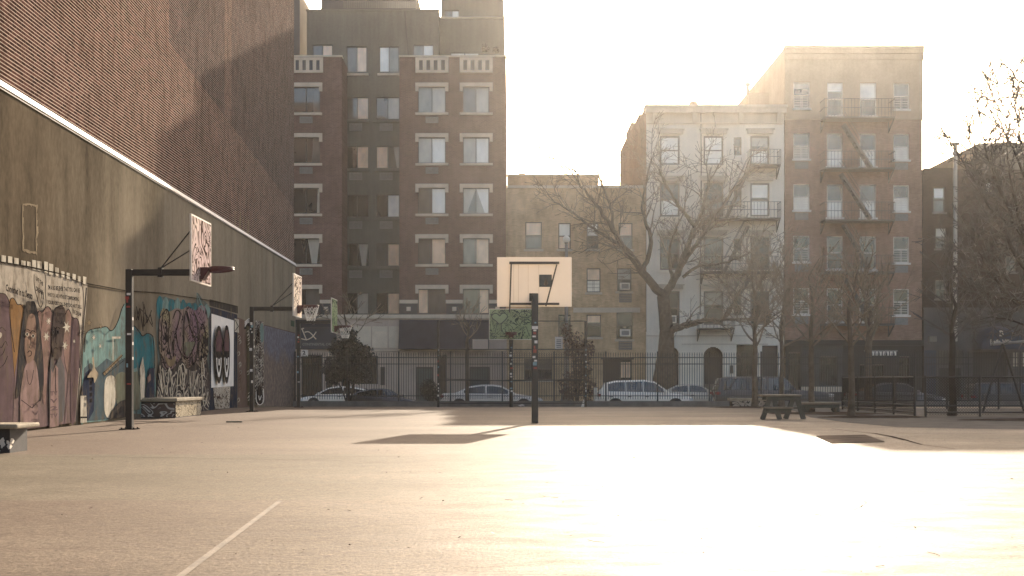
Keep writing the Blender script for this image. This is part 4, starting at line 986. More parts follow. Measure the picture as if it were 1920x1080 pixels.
ctop = {(0, 0): ('cur_grey', 'glass_mid'), (0, 1): ('cur_white', 'glass_mid'), (0, 2): ('cur_white', 'glass_mid'), (0, 3): ('glass_green', 'glass_mid'), (1, 0): ('glass_mid', 'cur_grey'), (1, 1): ('glass_mid', 'cur_white'), (1, 2): ('glass_mid', 'cur_white'), (1, 3): ('glass_mid', 'cur_white'), (2, 0): ('glass_mid', 'cur_white'), (2, 1): ('glass_mid', 'cur_white'), (2, 2): ('glass_mid', 'cur_white'), (2, 3): ('glass_dark', 'cur_white')}
for r_, c_, o in rwin:
    tp, bt = ctop.get((r_, c_), ('glass_dark', 'glass_mid'))
    y = YR-.06 if r_ == 0 else YR
    w = sash(re_, o, y, tp, bt, 'frame_white', 4 if c_ in (0, 3) else 0)
    sill(w, o[0]-.08, o[1]+.08, o[2]-.12, o[2]-.01, y, 'frame_white')
    if r_ and c_ in (0, 3):
        mb = MB(); xm = (o[0]+o[1])/2; mb.box(xm-.42, xm+.42, YR-.05, YR-.004, o[2]-.62, o[2]-.17, 'ac_grey'); mb.build("air_vent", re_)
for pl, rl in ((226, 193), (320, 290), (416, 384), (512, 482), (608, 578)): fire_escape(re_, 1537, 1667, pl, rl, YR, 1.1)
escape_stair(re_, 1583, 232, 1636, 316, YR); escape_stair(re_, 1578, 325, 1634, 410, YR); escape_stair(re_, 1583, 420, 1634, 506, YR); escape_stair(re_, 1583, 516, 1634, 600, YR)
sops = [W4(1478, 1500, 660, 760, YR), W4(1536, 1568, 668, 722, YR), W4(1612, 1625, 682, 750, YR), W4(1633, 1657, 682, 705, YR), W4(1685, 1705, 668, 755, YR)]
mb = MB(); facade(mb, x0, x1, zb, zsh, YR-.09, sops, 'shop_dark', .25); mb.box(x0, x1, YR-.3, YR-.091, PZ(648, YR), PZ(638, YR), 'shop_dark')
mb.box(PX(1502, YR), PX(1580, YR), YR-.13, YR-.091, PZ(735, YR), PZ(725, YR), 'stone'); mb.box(PX(1502, YR), PX(1580, YR), YR-.11, YR-.091, PZ(668, YR), PZ(646, YR), 'grey_paint'); mb.box(PX(1502, YR), PX(1535, YR), YR-.11, YR-.092, PZ(724.8, YR), PZ(668.2, YR), 'grey_paint'); mb.box(PX(1569, YR), PX(1580, YR), YR-.11, YR-.092, PZ(724.8, YR), PZ(668.2, YR), 'grey_paint')
mb.build("shop_front", re_)
for o in sops:
    mb = MB(); mb.box(o[0], o[1], YR+.1, YR+.14, o[2], o[3], 'glass_dark'); mb.box(o[0], o[1], YR+.07, YR+.099, o[3]-.1, o[3], 'frame_dark'); mb.build("shop_window", re_)
mb = MB(); a, b, c, e = W4(1617, 1678, 657, 667, YR); mb.box(a, b, YR-.5, YR-.31, e-.08, e, 'ac_grey')
for k in range(9):
    x = a+(b-a)*k/9; mb.box(x, x+(b-a)/9*.62, YR-.5, YR-.46, c, e-.081, 'ac_white')
mb.build("awning_valance", re_)

# ---------- dark building at the right edge
YD = 70.4
dk = thing("dark_house", "dark brick house with grey painted street front and blue awning", "building", (29, YD, -.5))
x0, x1 = PX(1731, YD), PX(2060, YD); zt = PZ(318, YD); opd = [W4(*q, YD) for q in ((1750, 1772, 351, 398), (1754, 1775, 427, 466), (1848, 1862, 340, 362), (1754, 1775, 525, 560), (1885, 1905, 480, 510))]
mb = MB(); facade(mb, x0, x1, PZ(580, YD), zt, YD, opd, 'brick_dark'); mass(mb, x0, x1, YD, 84, zb, zt, 'brick_dark')
mb.box(PX(1836, 73), x1, 73, 84, 10, PZ(268, 73), 'grey_stucco'); mb.box(PX(1735, YD), PX(1790, YD), YD+.1, YD+.5, zt, zt+.12, 'brick_dark')
mb.tube([P(1815, 300, 74), P(1815, 292, 74)], .5, 'tan_render', 10)
mb.build("wall", dk)
for k, o in enumerate(opd):
    w = sash(dk, o, YD, ('cur_white', 'cur_grey', 'cur_white', 'glass_mid', 'glass_mid')[k], ('glass_green', 'glass_dark', 'cur_grey', 'glass_dark', 'glass_dark')[k], 'frame_dark'); sill(w, o[0]-.1, o[1]+.1, o[2]-.12, o[2]-.01, YD, 'kerb')
dops = [W4(1757, 1805, 657, 685, YD), W4(1760, 1800, 690, 745, YD), W4(1822, 1888, 660, 760, YD), W4(1896, 1930, 661, 687, YD)]
mb = MB(); facade(mb, x0, x1, zb, PZ(580, YD), YD-.12, dops, 'grey_paint', .25); mb.box(x0, x1, YD-.2, YD-.003, PZ(580, YD), PZ(577, YD), 'grey_paint'); mb.box(PX(1739, YD), PX(1752, YD), YD-.4, YD-.121, PZ(641, YD), PZ(631, YD), 'kerb')
mb.box(PX(1731, YD)+.01, PX(1754, YD), YD-.15, YD-.121, PZ(760, YD), PZ(657, YD), 'blue_paint'); mb.build("street_front", dk)
for k, o in enumerate(dops):
    mb = MB(); a, b, c, e = o; mb.box(a, b, YD+.08, YD+.12, c, e, ('glass_mid', 'shop_dark', 'shop_dark', 'cur_grey')[k])
    if k in (0, 3):
        x = a
        while x < b: mb.box(x, x+.04, YD-.16, YD-.125, c, e, 'iron'); x += .19
    mb.build(("barred_window", "door", "door", "barred_window")[k], dk)
mb = MB(); mb.tube([P(1791, 640, YD-.6), P(1791, 272, YD-.6)], .13, 'flue', 12); mb.tube([P(1791, 272, YD-.6), P(1791, 268, YD-.6)], .24, 'flue', 12); mb.tube([P(1791, 290, YD-.6), P(1791, 285, YD-.6)], .17, 'flue', 12); mb.build("flue_pipe", dk, smooth=False)
mb = MB(); n = 14; xa, xb, zl, zh = PX(1821, YD), PX(1906, YD), PZ(656, YD), PZ(612, YD); cx = (xa+xb)/2; rows = 6
grid = []
for i in range(rows+1):
    f_ = i/rows; row = []
    for k in range(n+1):
        a = math.pi*k/n; row.append((cx-(xb-xa)/2*math.cos(a), YD-.14-1.3*math.cos(f_*math.pi/2)*1.0, zl+(zh-zl)*math.sin(a)*(.72+.28*math.sin(f_*math.pi/2))))
    grid.append(row)
for i in range(rows):
    for k in range(n): mb.poly([grid[i][k], grid[i][k+1], grid[i+1][k+1], grid[i+1][k]], 'blue_awning')
mb.poly(grid[0], 'blue_awning')
aw = mb.build("dome_awning", dk)
mb = MB(); YT = YD-1.46
add_text(mb, "B", lambda u, v: P(1874+8*u, 630.5-11*v, YT), M['cur_grey']); mb.build("awning_letter", aw); mb = MB(); add_text(mb, "Bella Villa", lambda u, v: P(1856.5+41*u, 644.5-8*v, YT), M['cur_grey']); mb.build("awning_lettering", aw)

# ================================================================ FENCES
def chain_link(mb, a, b, z0, z1, pitch, r, mat='iron'):
    """diagonal wires between two points on the ground plane"""
    a, b = Vector((a[0], a[1], 0)), Vector((b[0], b[1], 0)); L_ = (b-a).length; t = (b-a)/L_; H = z1-z0
    n = int((L_+H)/pitch)+1
    for sgn in (1, -1):
        for k in range(n+1):
            u0 = k*pitch-(H if sgn > 0 else 0); u1 = u0+sgn*H
            za, zc = z0, z1
            if sgn < 0: u0 = k*pitch; u1 = u0-H
            ua, ub = u0, u1
            lo_, hi_ = (ua, ub) if ua < ub else (ub, ua)
            if hi_ <= 0 or lo_ >= L_: continue
            def at(u): return z0+(u-u0)/(u1-u0)*H
            c0, c1 = max(lo_, 0), min(hi_, L_)
            p, q = a+t*c0, a+t*c1
            mb.tube([(p.x, p.y, at(c0)), (q.x, q.y, at(c1))], r, mat, 3, False)
YF = 52.7
kb = MB(); kb.box(-10.27, 45, 52.5, 52.9, -.88, -.005, 'kerb'); o = kb.build("kerb_wall", loc=(8, YF, -.5)); tag(o, "long low concrete kerb wall carrying the spiked iron fence", "wall")
fe = thing("picket_fence", "long black spiked iron fence along the street side of the court", "fence", (8, YF, 0))
ztop, zr1, zr2, zr3 = 2.28, 2.02, 1.72, .22
pitch = .116; bay = pitch*21; x = -10.2; first = True
zk = -.005
while x < 30:
    mb = MB(); mb.box(x-.035, x+.035, YF-.035, YF+.035, zk, ztop+.05, 'iron'); mb.build("post", fe)
    mb = MB()
    for z in (zr1, zr2, zr3): mb.box(x+.035, x+bay-.035, YF-.022, YF+.022, z, z+.04, 'iron')
    for k in range(1, 21):
        xx = x+k*pitch; mb.box(xx-.0125, xx+.0125, YF-.0125, YF+.0125, .08, ztop-.1, 'iron')
        mb.hexa([(xx-.02, YF-.0125, ztop-.1), (xx+.02, YF-.0125, ztop-.1), (xx+.02, YF+.0125, ztop-.1), (xx-.02, YF+.0125, ztop-.1), (xx-.003, YF-.003, ztop+.02), (xx+.003, YF-.003, ztop+.02), (xx+.003, YF+.003, ztop+.02), (xx-.003, YF+.003, ztop+.02)], 'iron')
    mb.build("picket_panel", fe)
    x += bay
# chain-link screen behind the middle hoops
YB = 46.6
cf = thing("chain_link_screen", "chain link screen with sticker covered posts behind the green backboard", "fence", (0, YB, gz(YB)))
xa, xb = PX(822, YB), PX(1098, YB)
def stickers(mb, x, y, w, zs, seed, face=-1):
    r = random.Random(seed)
    for z in zs:
        h = r.uniform(.03, .085); q = r.uniform(.25, .7)*w/2; off = r.uniform(-.4, .4)*w/2
        mb.poly([(x-q+off, y, z), (x+q+off, y, z), (x+q+off, y, z+h), (x-q+off, y, z+h)], r.choice(('sticker_white', 'sticker_white', 'sticker_white', 'sticker_red', 'sticker_blue')))
for px_, zz in ((822, 3.45), (1098, 3.45)):
    xx = PX(px_, YB); mb = MB(); mb.tube([(xx, YB, gz(YB)), (xx, YB, zz)], .055, 'iron', 10); p = mb.build("post", cf)
    mb = MB(); stickers(mb, xx, YB-.062, .09, [.3, .5, .62, .8, 1.15, 1.5, 1.72, 2.0, 2.2], px_); mb.build("sticker", p)
mb = MB()
for z in (PZ(602, YB), PZ(655, YB), PZ(713, YB), .02): mb.tube([(xa, YB, z), (xb, YB, z)], .022, 'iron', 6)
mb.tube([(xa, YB, PZ(710, YB)), (PX(958, YB), YB-.03, PZ(714.5, YB)), (xb, YB, PZ(711, YB))], .018, 'iron', 5)
mb.build("rail", cf)
mb = MB(); chain_link(mb, (xa, YB), (xb, YB), .03, PZ(655, YB), .1, .0055); mb.build("wire_mesh", cf)
# low chain-link fence at the right, two runs either side of an opening
def low_fence(label, a, b, n, mesh=True):
    t = thing("low_fence", label, "fence", (a[0], a[1], 0), "low chain link fences by the play area")
    A, B = Vector((*a, 0)), Vector((*b, 0)); h = 1.075
    for k in range(n+1):
        p = A.lerp(B, k/n); mb = MB(); mb.tube([(p.x, p.y, 0), (p.x, p.y, h+.03)], .035, 'iron', 8); mb.build("post", t)
    mb = MB()
    for z in (h, .30, .12): mb.tube([(A.x, A.y, z), (B.x, B.y, z)], .024, 'iron', 6)
    mb.build("rail", t)
    mb = MB(); chain_link(mb, a, b, .04, h, .075, .0048, 'wire')
    if mesh: mb.build("wire_mesh", t)
low_fence("low black chain link fence running back from the opening beside the tree", (10.93, 30.4), (11.07, 37.5), 4)
low_fence("low black chain link fence crossing to the right edge of the court", (11.15, 30.2), (18.5, 30.2), 5)
low_fence("low black chain link fence farthest back behind the play area", (11.07, 37.5), (20, 38.0), 5, False)

# ================================================================ HOOPS
GR = "basketball hoops along the mural wall"
def hoop(label, X, Y, zpost, bx, by0, by1, bz0, bz1, board, net, seed, group=GR, tall=.13, rimz=3.12):
    """single steel post, arm towards +X, backboard whose face looks along +X"""
    z0 = gz(Y); t = thing("basketball_hoop", label, "basketball hoop", (X, Y, z0), group)
    h = tall/2; mb = MB()
    mb.box(X-h, X+h, Y-h, Y+h, z0, zpost, 'post'); p = mb.build("post", t, bevel=.012)
    mb = MB(); mb.box(X-.16, X+.16, Y-.16, Y+.16, z0-.02, z0+.015, 'wire')
    for bx2 in (-.12, .12):
        for by2 in (-.12, .12): mb.tube([(X+bx2, Y+by2, z0+.014), (X+bx2, Y+by2, z0+.04)], .016, 'wire', 6)
    mb.build("base_plate", t)
    mb = MB(); stickers(mb, X, Y-h-.004, tall, [1.9+z0, 2.45+z0, 2.55+z0, 2.62+z0, 2.7+z0, 1.25, .9], seed)
    for z in (1.4, 1.7, 2.0, 2.2):
        mb.poly([(X+h+.004, Y-h*.5, z), (X+h+.004, Y+h*.4, z), (X+h+.004, Y+h*.4, z+.06), (X+h+.004, Y-h*.5, z+.06)], 'sticker_white')
    mb.build("sticker", p)
    mb = MB(); mb.box(X+h, bx-.06, Y-h, Y+h, zpost-tall, zpost-.002, 'post'); a = mb.build("arm", t, bevel=.01)
    cx = X+(bx-X)*.42; mb = MB(); mb.box(cx-.04, cx+.04, Y-h-.015, Y+h+.015, zpost-tall-.03, zpost+.03, 'post'); mb.build("collar", a)
    yc = (by0+by1)/2; wd = by1-by0
    mb = MB(); 
    for yy_, zz_ in ((by0+.12*wd, bz0+(bz1-bz0)*.78), (by1-.12*wd, bz0+(bz1-bz0)*.72)): mb.tube([(cx, Y, zpost+.02), (bx-.05, yy_, zz_)], .014, 'post', 6)
    mb.build("stay_rod", a)
    mb = MB(); mb.box(bx-.035, bx, by0, by1, bz0, bz1, 'board_white')
    mb.poly([(bx+.003, by0+.03, bz0+.03), (bx+.003, by1-.03, bz0+.03), (bx+.003, by1-.03, bz1-.03), (bx+.003, by0+.03, bz1-.03)], board)
    b = mb.build("backboard", t)
    mb = MB(); mb.box(bx-.06, bx-.036, yc-.45, yc+.45, bz0+.25, bz0+.31, 'post'); mb.box(bx-.06, bx-.036, yc-.45, yc+.45, bz0+.9, bz0+.96, 'post'); mb.build("back_frame", b)
    R_ = .235; rx = bx+.17+R_
    mb = MB(); mb.ring((rx, yc, rimz), R_, .013, 'rim'); mb.ring((rx, yc, rimz-.035), R_, .013, 'rim')
    n = 28; m_ = mb.mi('rim'); k0 = len(mb.v)          # steel skirt, deeper towards the board
    for k in range(n+1):
        an = 2*math.pi*k/n; dz = .05+.05*(1-math.cos(an))*.5; mb.v += [(rx+R_*math.cos(an), yc+R_*math.sin(an), rimz), (rx+R_*math.cos(an), yc+R_*math.sin(an), rimz-dz)]
    for k in range(n): mb.f.append((k0+2*k, k0+2*k+1, k0+2*k+3, k0+2*k+2)); mb.i.append(m_)
    mb.hexa([(bx+.004, yc-.11, rimz-.24), (bx+.05, yc-.10, rimz-.24), (bx+.05, yc+.10, rimz-.24), (bx+.004, yc+.11, rimz-.24), (bx+.004, yc-.13, rimz), (bx+.21, yc-.13, rimz), (bx+.21, yc+.13, rimz), (bx+.004, yc+.13, rimz)], 'rim')
    r_ = mb.build("rim", t)
    if net:
        rr = random.Random(seed); mb = MB(); n = 10
        for lvl in range(3):
            z_a, z_b = rimz-.05-.14*lvl, rimz-.05-.14*(lvl+1); ra, rb = R_*(1-.16*lvl), R_*(1-.16*(lvl+1))
            for k in range(n):
                if lvl and rr.random() < .3: continue
                a0 = 2*math.pi*(k+.5*lvl)/n
                for s_ in (-.5, .5):
                    a1 = a0+2*math.pi*s_/n; mb.tube([(rx+ra*math.cos(a0), yc+ra*math.sin(a0), z_a), (rx+rb*math.cos(a1), yc+rb*math.sin(a1), z_b)], .008, 'net', 4)
        mb.build("net", r_)
    return t
hoop("nearest wall side hoop with swirl painted white backboard and no net", -7.71, 22.58, 3.226, -6.21, 21.7, 23.12, 2.92, 4.22, 'board_scrib', False, 1, rimz=3.24)
hoop("middle wall side hoop with white graffiti backboard and torn white net", -8.08, 34.8, 3.27, -6.58, 33.75, 35.05, 2.93, 4.22, 'board_scrib', True, 2, rimz=3.28)
hoop("farthest wall side hoop with narrow green graffiti backboard", -8.06, 42.3, 3.25, -6.75, 41.95, 43.3, 2.78, 4.08, 'board_green', True, 3, rimz=3.05)
mb = MB(); X3, Y3 = PX(571, 42.2), 42.2
mb.box(X3-.125, X3+.125, 42.2, 42.215, PZ(668, 42.2), PZ(656, 42.2), 'sticker_white'); add_text(mb, "2", lambda u, v: P(567+6*u, 665-7.5*v, 42.194), M['iron']); add_text(mb, "0110", lambda u, v: P(566.5+9*u, 668-2*v, 42.194), M['iron'])
o = mb.build("court_number_sign", loc=(X3, Y3, PZ(668, 42.2))); tag(o, "small white sign numbered 2 fixed to the farthest wall side hoop post", "sign")

# centre hoop seen from behind
Xc, Yc_ = .53, 25.93
t = thing("basketball_hoop", "large white backboard hoop seen from behind in the middle of the court", "basketball hoop", (Xc, Yc_, 0))
mb = MB(); mb.box(Xc-.077, Xc+.077, Yc_-.077, Yc_+.077, 0, 3.0, 'post'); p = mb.build("post", t, bevel=.014)
mb = MB(); stickers(mb, Xc, Yc_-.081, .13, [1.25, 1.33, 1.42, 1.5, 1.62, 1.72, 1.84, 1.98, 2.05, 2.12, 2.3], 21)
mb.poly([(Xc-.07, Yc_-.0825, 2.17), (Xc+.07, Yc_-.0825, 2.17), (Xc+.07, Yc_-.0825, 2.24), (Xc-.07, Yc_-.0825, 2.24)], 'sticker_white'); mb.build("sticker", p)
bx0, bx1 = PX(932, 27.45), PX(1072, 27.45); bz0, bz1 = PZ(575, 27.45), PZ(482, 27.45); yb = 27.45
mb = MB(); mb.box(Xc-.06, Xc+.06, Yc_+.077, yb-.07, 2.84, 2.97, 'post'); a = mb.build("arm", t)
mb = MB(); mb.box(Xc-.13, Xc-.06, Yc_-.02, Yc_+.1, 2.82, 3.0, 'post'); mb.build("clamp", a)
mb = MB(); mb.box(bx0, bx1, yb, yb+.045, bz0, bz1, 'board_white'); b = mb.build("backboard", t, bevel=.006)
mb = MB(); a0, a1, c0, c1 = W4(958, 1046, 496, 567, yb)
for px_ in (963, 972, 990, 1010): mb.box(PX(px_, yb), PX(px_+.5, yb), yb-.006, yb-.001, c0, c1, 'stone')
mb.build("seam", b)
mb = MB(); mb.box(*W4(955, 1048.5, 491, 495.5, yb)[:2], yb-.07, yb-.009, *W4(955, 1048, 491, 495.5, yb)[2:], 'frame_bronze'); mb.box(*W4(955, 1048.5, 568, 572, yb)[:2], yb-.07, yb-.009, *W4(955, 1048, 568, 572, yb)[2:], 'frame_bronze')
for (x_a, y_a), (x_b, y_b) in (((958.5, 495), (955.5, 586)), ((1044, 496), (1023.5, 574))): mb.bar(P(x_a, y_a, yb-.05), P(x_b, y_b, yb-.05), .035, .05, 'frame_bronze', (0, 1, 0))
mb.build("back_frame", b)
mb = MB(); mb.box(*W4(1011, 1034.5, 515, 538, yb)[:2], yb-.016, yb-.0085, *W4(1011, 1034.5, 515, 538, yb)[2:], 'door_green')
q = W4(1019, 1028, 521, 536, yb); mb.poly([(q[0], yb-.018, q[2]+.03), ((q[0]+q[1])/2, yb-.018, q[2]), (q[1], yb-.018, q[2]+.05), (q[1]-.03, yb-.018, q[3]-.06), ((q[0]+q[1])/2, yb-.018, q[3])], 'wood'); mb.build("picture", b)
mb = MB(); mb.ring((Xc, yb+.06+.38, 3.05), .23, .014, 'rim'); mb.hexa([(Xc-.1, yb+.047, 2.85), (Xc+.1, yb+.047, 2.85), (Xc+.1, yb+.1, 2.85), (Xc-.1, yb+.1, 2.85), (Xc-.12, yb+.047, 3.04), (Xc+.12, yb+.047, 3.04), (Xc+.12, yb+.22, 3.04), (Xc-.12, yb+.22, 3.04)], 'rim'); mb.build("rim", t)

# green backboard facing the camera
Yg = 46.0; Xg = PX(958.5, Yg)
t = thing("basketball_hoop", "green doodle covered backboard with a heart, facing the court from the fence", "basketball hoop", (Xg, Yg+.2, gz(Yg)))
mb = MB(); mb.tube([(Xg, Yg+.2, gz(Yg)), (Xg, Yg+.2, 3.0)], .085, 'post', 12); p = mb.build("post", t)
mb = MB(); stickers(mb, Xg, Yg+.11, .14, [.5, .62, .9, 1.1, 1.2, 1.45, 1.62, 1.8, 1.95, 2.1, 2.3], 33); mb.build("sticker", p)
g0, g1, h0, h1 = W4(917, 1000.5, 579, 637, Yg)
mb = MB(); mb.box(g0, g1, Yg, Yg+.045, h0, h1, 'board_white'); mb.box(g0+.02, g1-.02, Yg-.006, Yg-.002, h0+.02, h1-.02, 'heart_green'); b = mb.build("backboard", t)
def gp(cx, cy, k=0): return P(900+cx*120/1296, 560+cy*100/1080, Yg-.012-.002*k)
gfill = pm("heart paint", (.32, .41, .22), .6, .15, 3, bmp=0); gink = pm("doodle ink", (.02, .045, .035), .6, .2, 3, bmp=0)
mb = MB()
heart = smooth([(402, 352), (430, 312), (480, 292), (530, 312), (556, 360), (530, 410), (470, 470), (395, 515), (330, 460), (260, 405), (235, 355), (270, 310), (320, 298), (370, 320)], True, 4)
mb.poly([gp(x, y) for x, y in heart], gfill)
def gstroke(pts, w, k=1):
    for (ax, ay), (bx_, by_) in zip(pts, pts[1:]):
        l = math.hypot(bx_-ax, by_-ay) or 1; nx, ny = -(by_-ay)/l*w/2, (bx_-ax)/l*w/2
        mb.poly([gp(ax-nx, ay-ny, k), gp(bx_-nx, by_-ny, k), gp(bx_+nx, by_+ny, k), gp(ax+nx, ay+ny, k)], gink); k += .01
for pts in (([ (345, 500), (325, 600), (300, 700), (240, 705), (235, 760), (340, 765)]), ([(430, 510), (440, 600), (470, 690), (520, 720), (510, 765), (400, 765)])):
    mb.poly([gp(pts[0][0]-12, pts[0][1], .3), gp(pts[0][0]+12, pts[0][1], .3), gp(pts[2][0]+24, pts[2][1], .3), gp(pts[2][0]-14, pts[2][1], .3)], gfill); gstroke(smooth(pts), 16)
gstroke(heart+[heart[0]], 20)
gstroke(smooth([(230, 340), (260, 270), (320, 235)]), 13); gstroke(smooth([(400, 270), (440, 240), (500, 240)]), 13); gstroke(smooth([(420, 300), (460, 268), (530, 270)]), 11)
gstroke(smooth([(790, 330), (830, 270), (920, 260), (1010, 290), (1030, 340), (980, 375), (860, 375), (800, 345)], False), 14); gstroke(smooth([(860, 330), (910, 300), (960, 330)]), 10)
gstroke(smooth([(950, 430), (880, 440), (870, 470), (930, 490), (950, 510), (870, 520)]), 14); gstroke([(905, 410), (905, 540)], 11); gstroke(smooth([(880, 570), (860, 640), (850, 760)]), 12); gstroke(smooth([(930, 560), (960, 640), (1000, 760)]), 12)
gstroke(smooth([(640, 230), (700, 250), (680, 300), (740, 330), (820, 430)]), 10); gstroke(smooth([(800, 560), (840, 470), (860, 400)]), 12); gstroke(smooth([(960, 400), (1030, 470), (1060, 590)]), 12)
mb.build("heart_drawing", b)
mb = MB(); zr_ = 2.92; mb.ring((Xg, Yg-.38, zr_), .235, .02, 'rim'); n = 24; m_ = mb.mi('rim'); k0 = len(mb.v)
for k in range(n+1): an = 2*math.pi*k/n; mb.v += [(Xg+.235*math.cos(an), Yg-.38+.235*math.sin(an), zr_), (Xg+.235*math.cos(an), Yg-.38+.235*math.sin(an), zr_-.10)]
for k in range(n): mb.f.append((k0+2*k, k0+2*k+1, k0+2*k+3, k0+2*k+2)); mb.i.append(m_)
mb.box(Xg-.1, Xg+.1, Yg-.2, Yg-.03, zr_-.18, zr_, 'rim'); mb.build("rim", t)

# ================================================================ BENCHES, TABLE, SMALL THINGS
def bench_block(label, y0, y1, xo, xi0, zt_, seed):
    t = thing("concrete_bench", label, "bench", (xo-.4, (y0+y1)/2, 0), "concrete benches by the mural wall")
    mb = MB(); mb.box(xi0, xo, y0-.04, y1+.05, zt_, zt_+.09, 'bench'); mb.build("seat", t, bevel=.015)
    mb = MB(); mb.box(xi0+.03, xo-.07, y0+.04, y1-.05, 0, zt_, 'bench_paint')
    mb.poly([(xi0+.05, y0+.036, .03), (xo-.09, y0+.036, .03), (xo-.09, y0+.036, zt_-.05), (xi0+.05, y0+.036, zt_-.05)], 'bench_scrib2')
    mb.poly([(xo-.066, y0+.06, .02), (xo-.066, y1-.07, .02), (xo-.066, y1-.07, zt_-.01), (xo-.066, y0+.06, zt_-.01)], 'bench_end_lit'); mb.build("base", t)  # end face paler than the dark front: sun and shade put into colour
    return t
M['bench_scrib2'] = scribble("bench front tags", (.05, .04, .042), (.50, .46, .42), 1.2, .4, .6, (.14, .10, .09), 2.6, (0, 2, None))
bench_block("painted concrete bench against the graffiti lettering with tagged end coloured as sunlit", 29.2, 31.7, -8.72, -9.75, .43, 1)
t = thing("concrete_bench", "chipped concrete bench cut off by the left edge of the view", "bench", (-7.4, 15.6, 0), "concrete benches by the mural wall")
mb = MB(); mb.box(-8.7, -6.72, 15.2, 15.95, .33, .395, 'bench'); mb.build("seat", t, bevel=.02)
mb = MB(); mb.box(-7.35, -6.86, 15.3, 15.85, 0, .329, 'bench_paint')
rr = random.Random(4)
for k in range(16):
    x, z = -6.98+rr.gauss(0, .07), .13+rr.gauss(0, .05); r_ = rr.uniform(.012, .04); mb.poly([(x+r_*rr.uniform(.6, 1.2)*math.cos(a_*1.05), 15.297-k*.0001, z+r_*rr.uniform(.8, 1.6)*math.sin(a_*1.05)) for a_ in range(6)], 'board_white')
mb.build("pedestal", t); mb = MB(); mb.box(-8.65, -8.2, 15.3, 15.85, 0, .329, 'bench_paint'); mb.build("pedestal", t)
# picnic table on two trestles with its low side bench
Yt = 28.4; tb = thing("picnic_table", "weathered picnic table on splayed trestle legs at the edge of the sunlight", "picnic table", (PX(1468, Yt), Yt, 0))
ztab = PZ(740, Yt); mb = MB()
for k in range(4): mb.box(PX(1430, Yt), PX(1503, Yt), Yt-.05+k*.17, Yt+.11+k*.17, ztab-.045, ztab, 'wood')
mb.build("tabletop", tb, bevel=.006)
mb = MB(); mb.box(PX(1438, Yt), PX(1500, Yt), Yt, Yt+.05, ztab-.14, ztab-.046, 'wood_dark'); mb.box(PX(1438, Yt), PX(1500, Yt), Yt+.5, Yt+.55, ztab-.14, ztab-.046, 'wood_dark'); mb.build("apron", tb)
for cx_, w_ in ((1447, 16), (1491, 17)):
    for s_ in (-1, 1):
        mb = MB(); mb.bar(P(cx_+s_*3, 744, Yt+.08+.5*(s_ > 0)*0), Vector((PX(cx_+s_*w_, Yt), Yt+.08, 0)), .12, .06, 'wood_dark', (0, 1, 0)); mb.build("leg", tb)
    mb = MB(); mb.bar(P(cx_-10, 765, Yt+.14), P(cx_+10, 765, Yt+.14), .09, .04, 'wood_dark', (0, 0, 1)); mb.build("crosspiece", tb)
mb = MB(); mb.box(PX(1424, Yt), PX(1480, Yt), Yt-.42, Yt-.14, PZ(766, Yt-.3), PZ(763, Yt-.3), 'wood'); mb.box(PX(1429, Yt), PX(1477, Yt), Yt-.36, Yt-.33, PZ(774, Yt-.3), PZ(766, Yt-.3)-.002, 'wood_dark')
for x_a, x_b in ((1434, 1429), (1456, 1463)): mb.bar(P(x_a, 773, Yt-.3), Vector((PX(x_b, Yt-.3), Yt-.3, 0)), .1, .06, 'wood_dark', (0, 1, 0))
mb.build("side_bench", tb)
Yn = 33.2; bn = thing("timber_bench", "long low timber bench behind the picnic table beside the trees", "bench", (PX(1535, Yn), Yn, 0))
mb = MB(); mb.box(PX(1497, Yn), PX(1574, Yn), Yn-.2, Yn+.2, PZ(758, Yn), PZ(754.5, Yn), 'wood'); mb.build("seat", bn, bevel=.01)
mb = MB(); mb.box(PX(1500, Yn), PX(1571, Yn), Yn-.17, Yn-.13, PZ(765, Yn), PZ(758, Yn)-.002, 'wood_dark'); mb.build("apron", bn)
for px_ in (1569, 1507):
    mb = MB(); mb.box(PX(px_-2.4, Yn), PX(px_+2.4, Yn), Yn-.16, Yn+.16, 0, PZ(765, Yn), 'wood_dark'); s_ = -1 if px_ > 1540 else 1
    mb.bar(P(px_+s_*9, 765, Yn), P(px_+s_*1, 776, Yn), .1, .05, 'wood_dark', (0, 1, 0)); mb.build("leg", bn)
Yw = 47.0; gw = thing("seat_wall", "low graffiti tagged seat wall near the street trees", "bench", (PX(1400, Yw), Yw, gz(Yw)))
mb = MB(); mb.box(PX(1366, Yw), PX(1442, Yw), Yw-.3, Yw+.3, PZ(751, Yw), PZ(746.5, Yw), 'bench'); mb.build("seat", gw)
M['bench_end_lit3'] = scribble("seat wall tags", (.42, .38, .33), (.04, .035, .035), 1.5, .4, .6, (.25, .2, .17), 2.6, (0, 2, None))
mb = MB(); mb.box(PX(1370, Yw), PX(1440, Yw), Yw-.24, Yw+.24, gz(Yw)-.02, PZ(751, Yw)-.002, 'bench_end_lit3'); mb.build("base", gw)
# play frame behind the low fence
Yp = 34.5; pf = thing("play_frame", "dark swing frame with sunlit top bar behind the low fence", "swing", (PX(1895, Yp), Yp, 0))
A, B = P(1857, 645.5, Yp), P(1990, 635, Yp-1)
mb = MB(); mb.tube([A, B], .045, 'flue', 10); mb.build("top_bar", pf)
for top_, dx in ((A.lerp(B, .18), -.7), (A.lerp(B, .18), .75), (B, -.7), (B, .7)):
    mb = MB(); mb.tube([top_, (top_.x+dx, top_.y+.2*(1 if dx > 0 else -1), 0)], .04, 'iron', 8); mb.build("leg", pf)
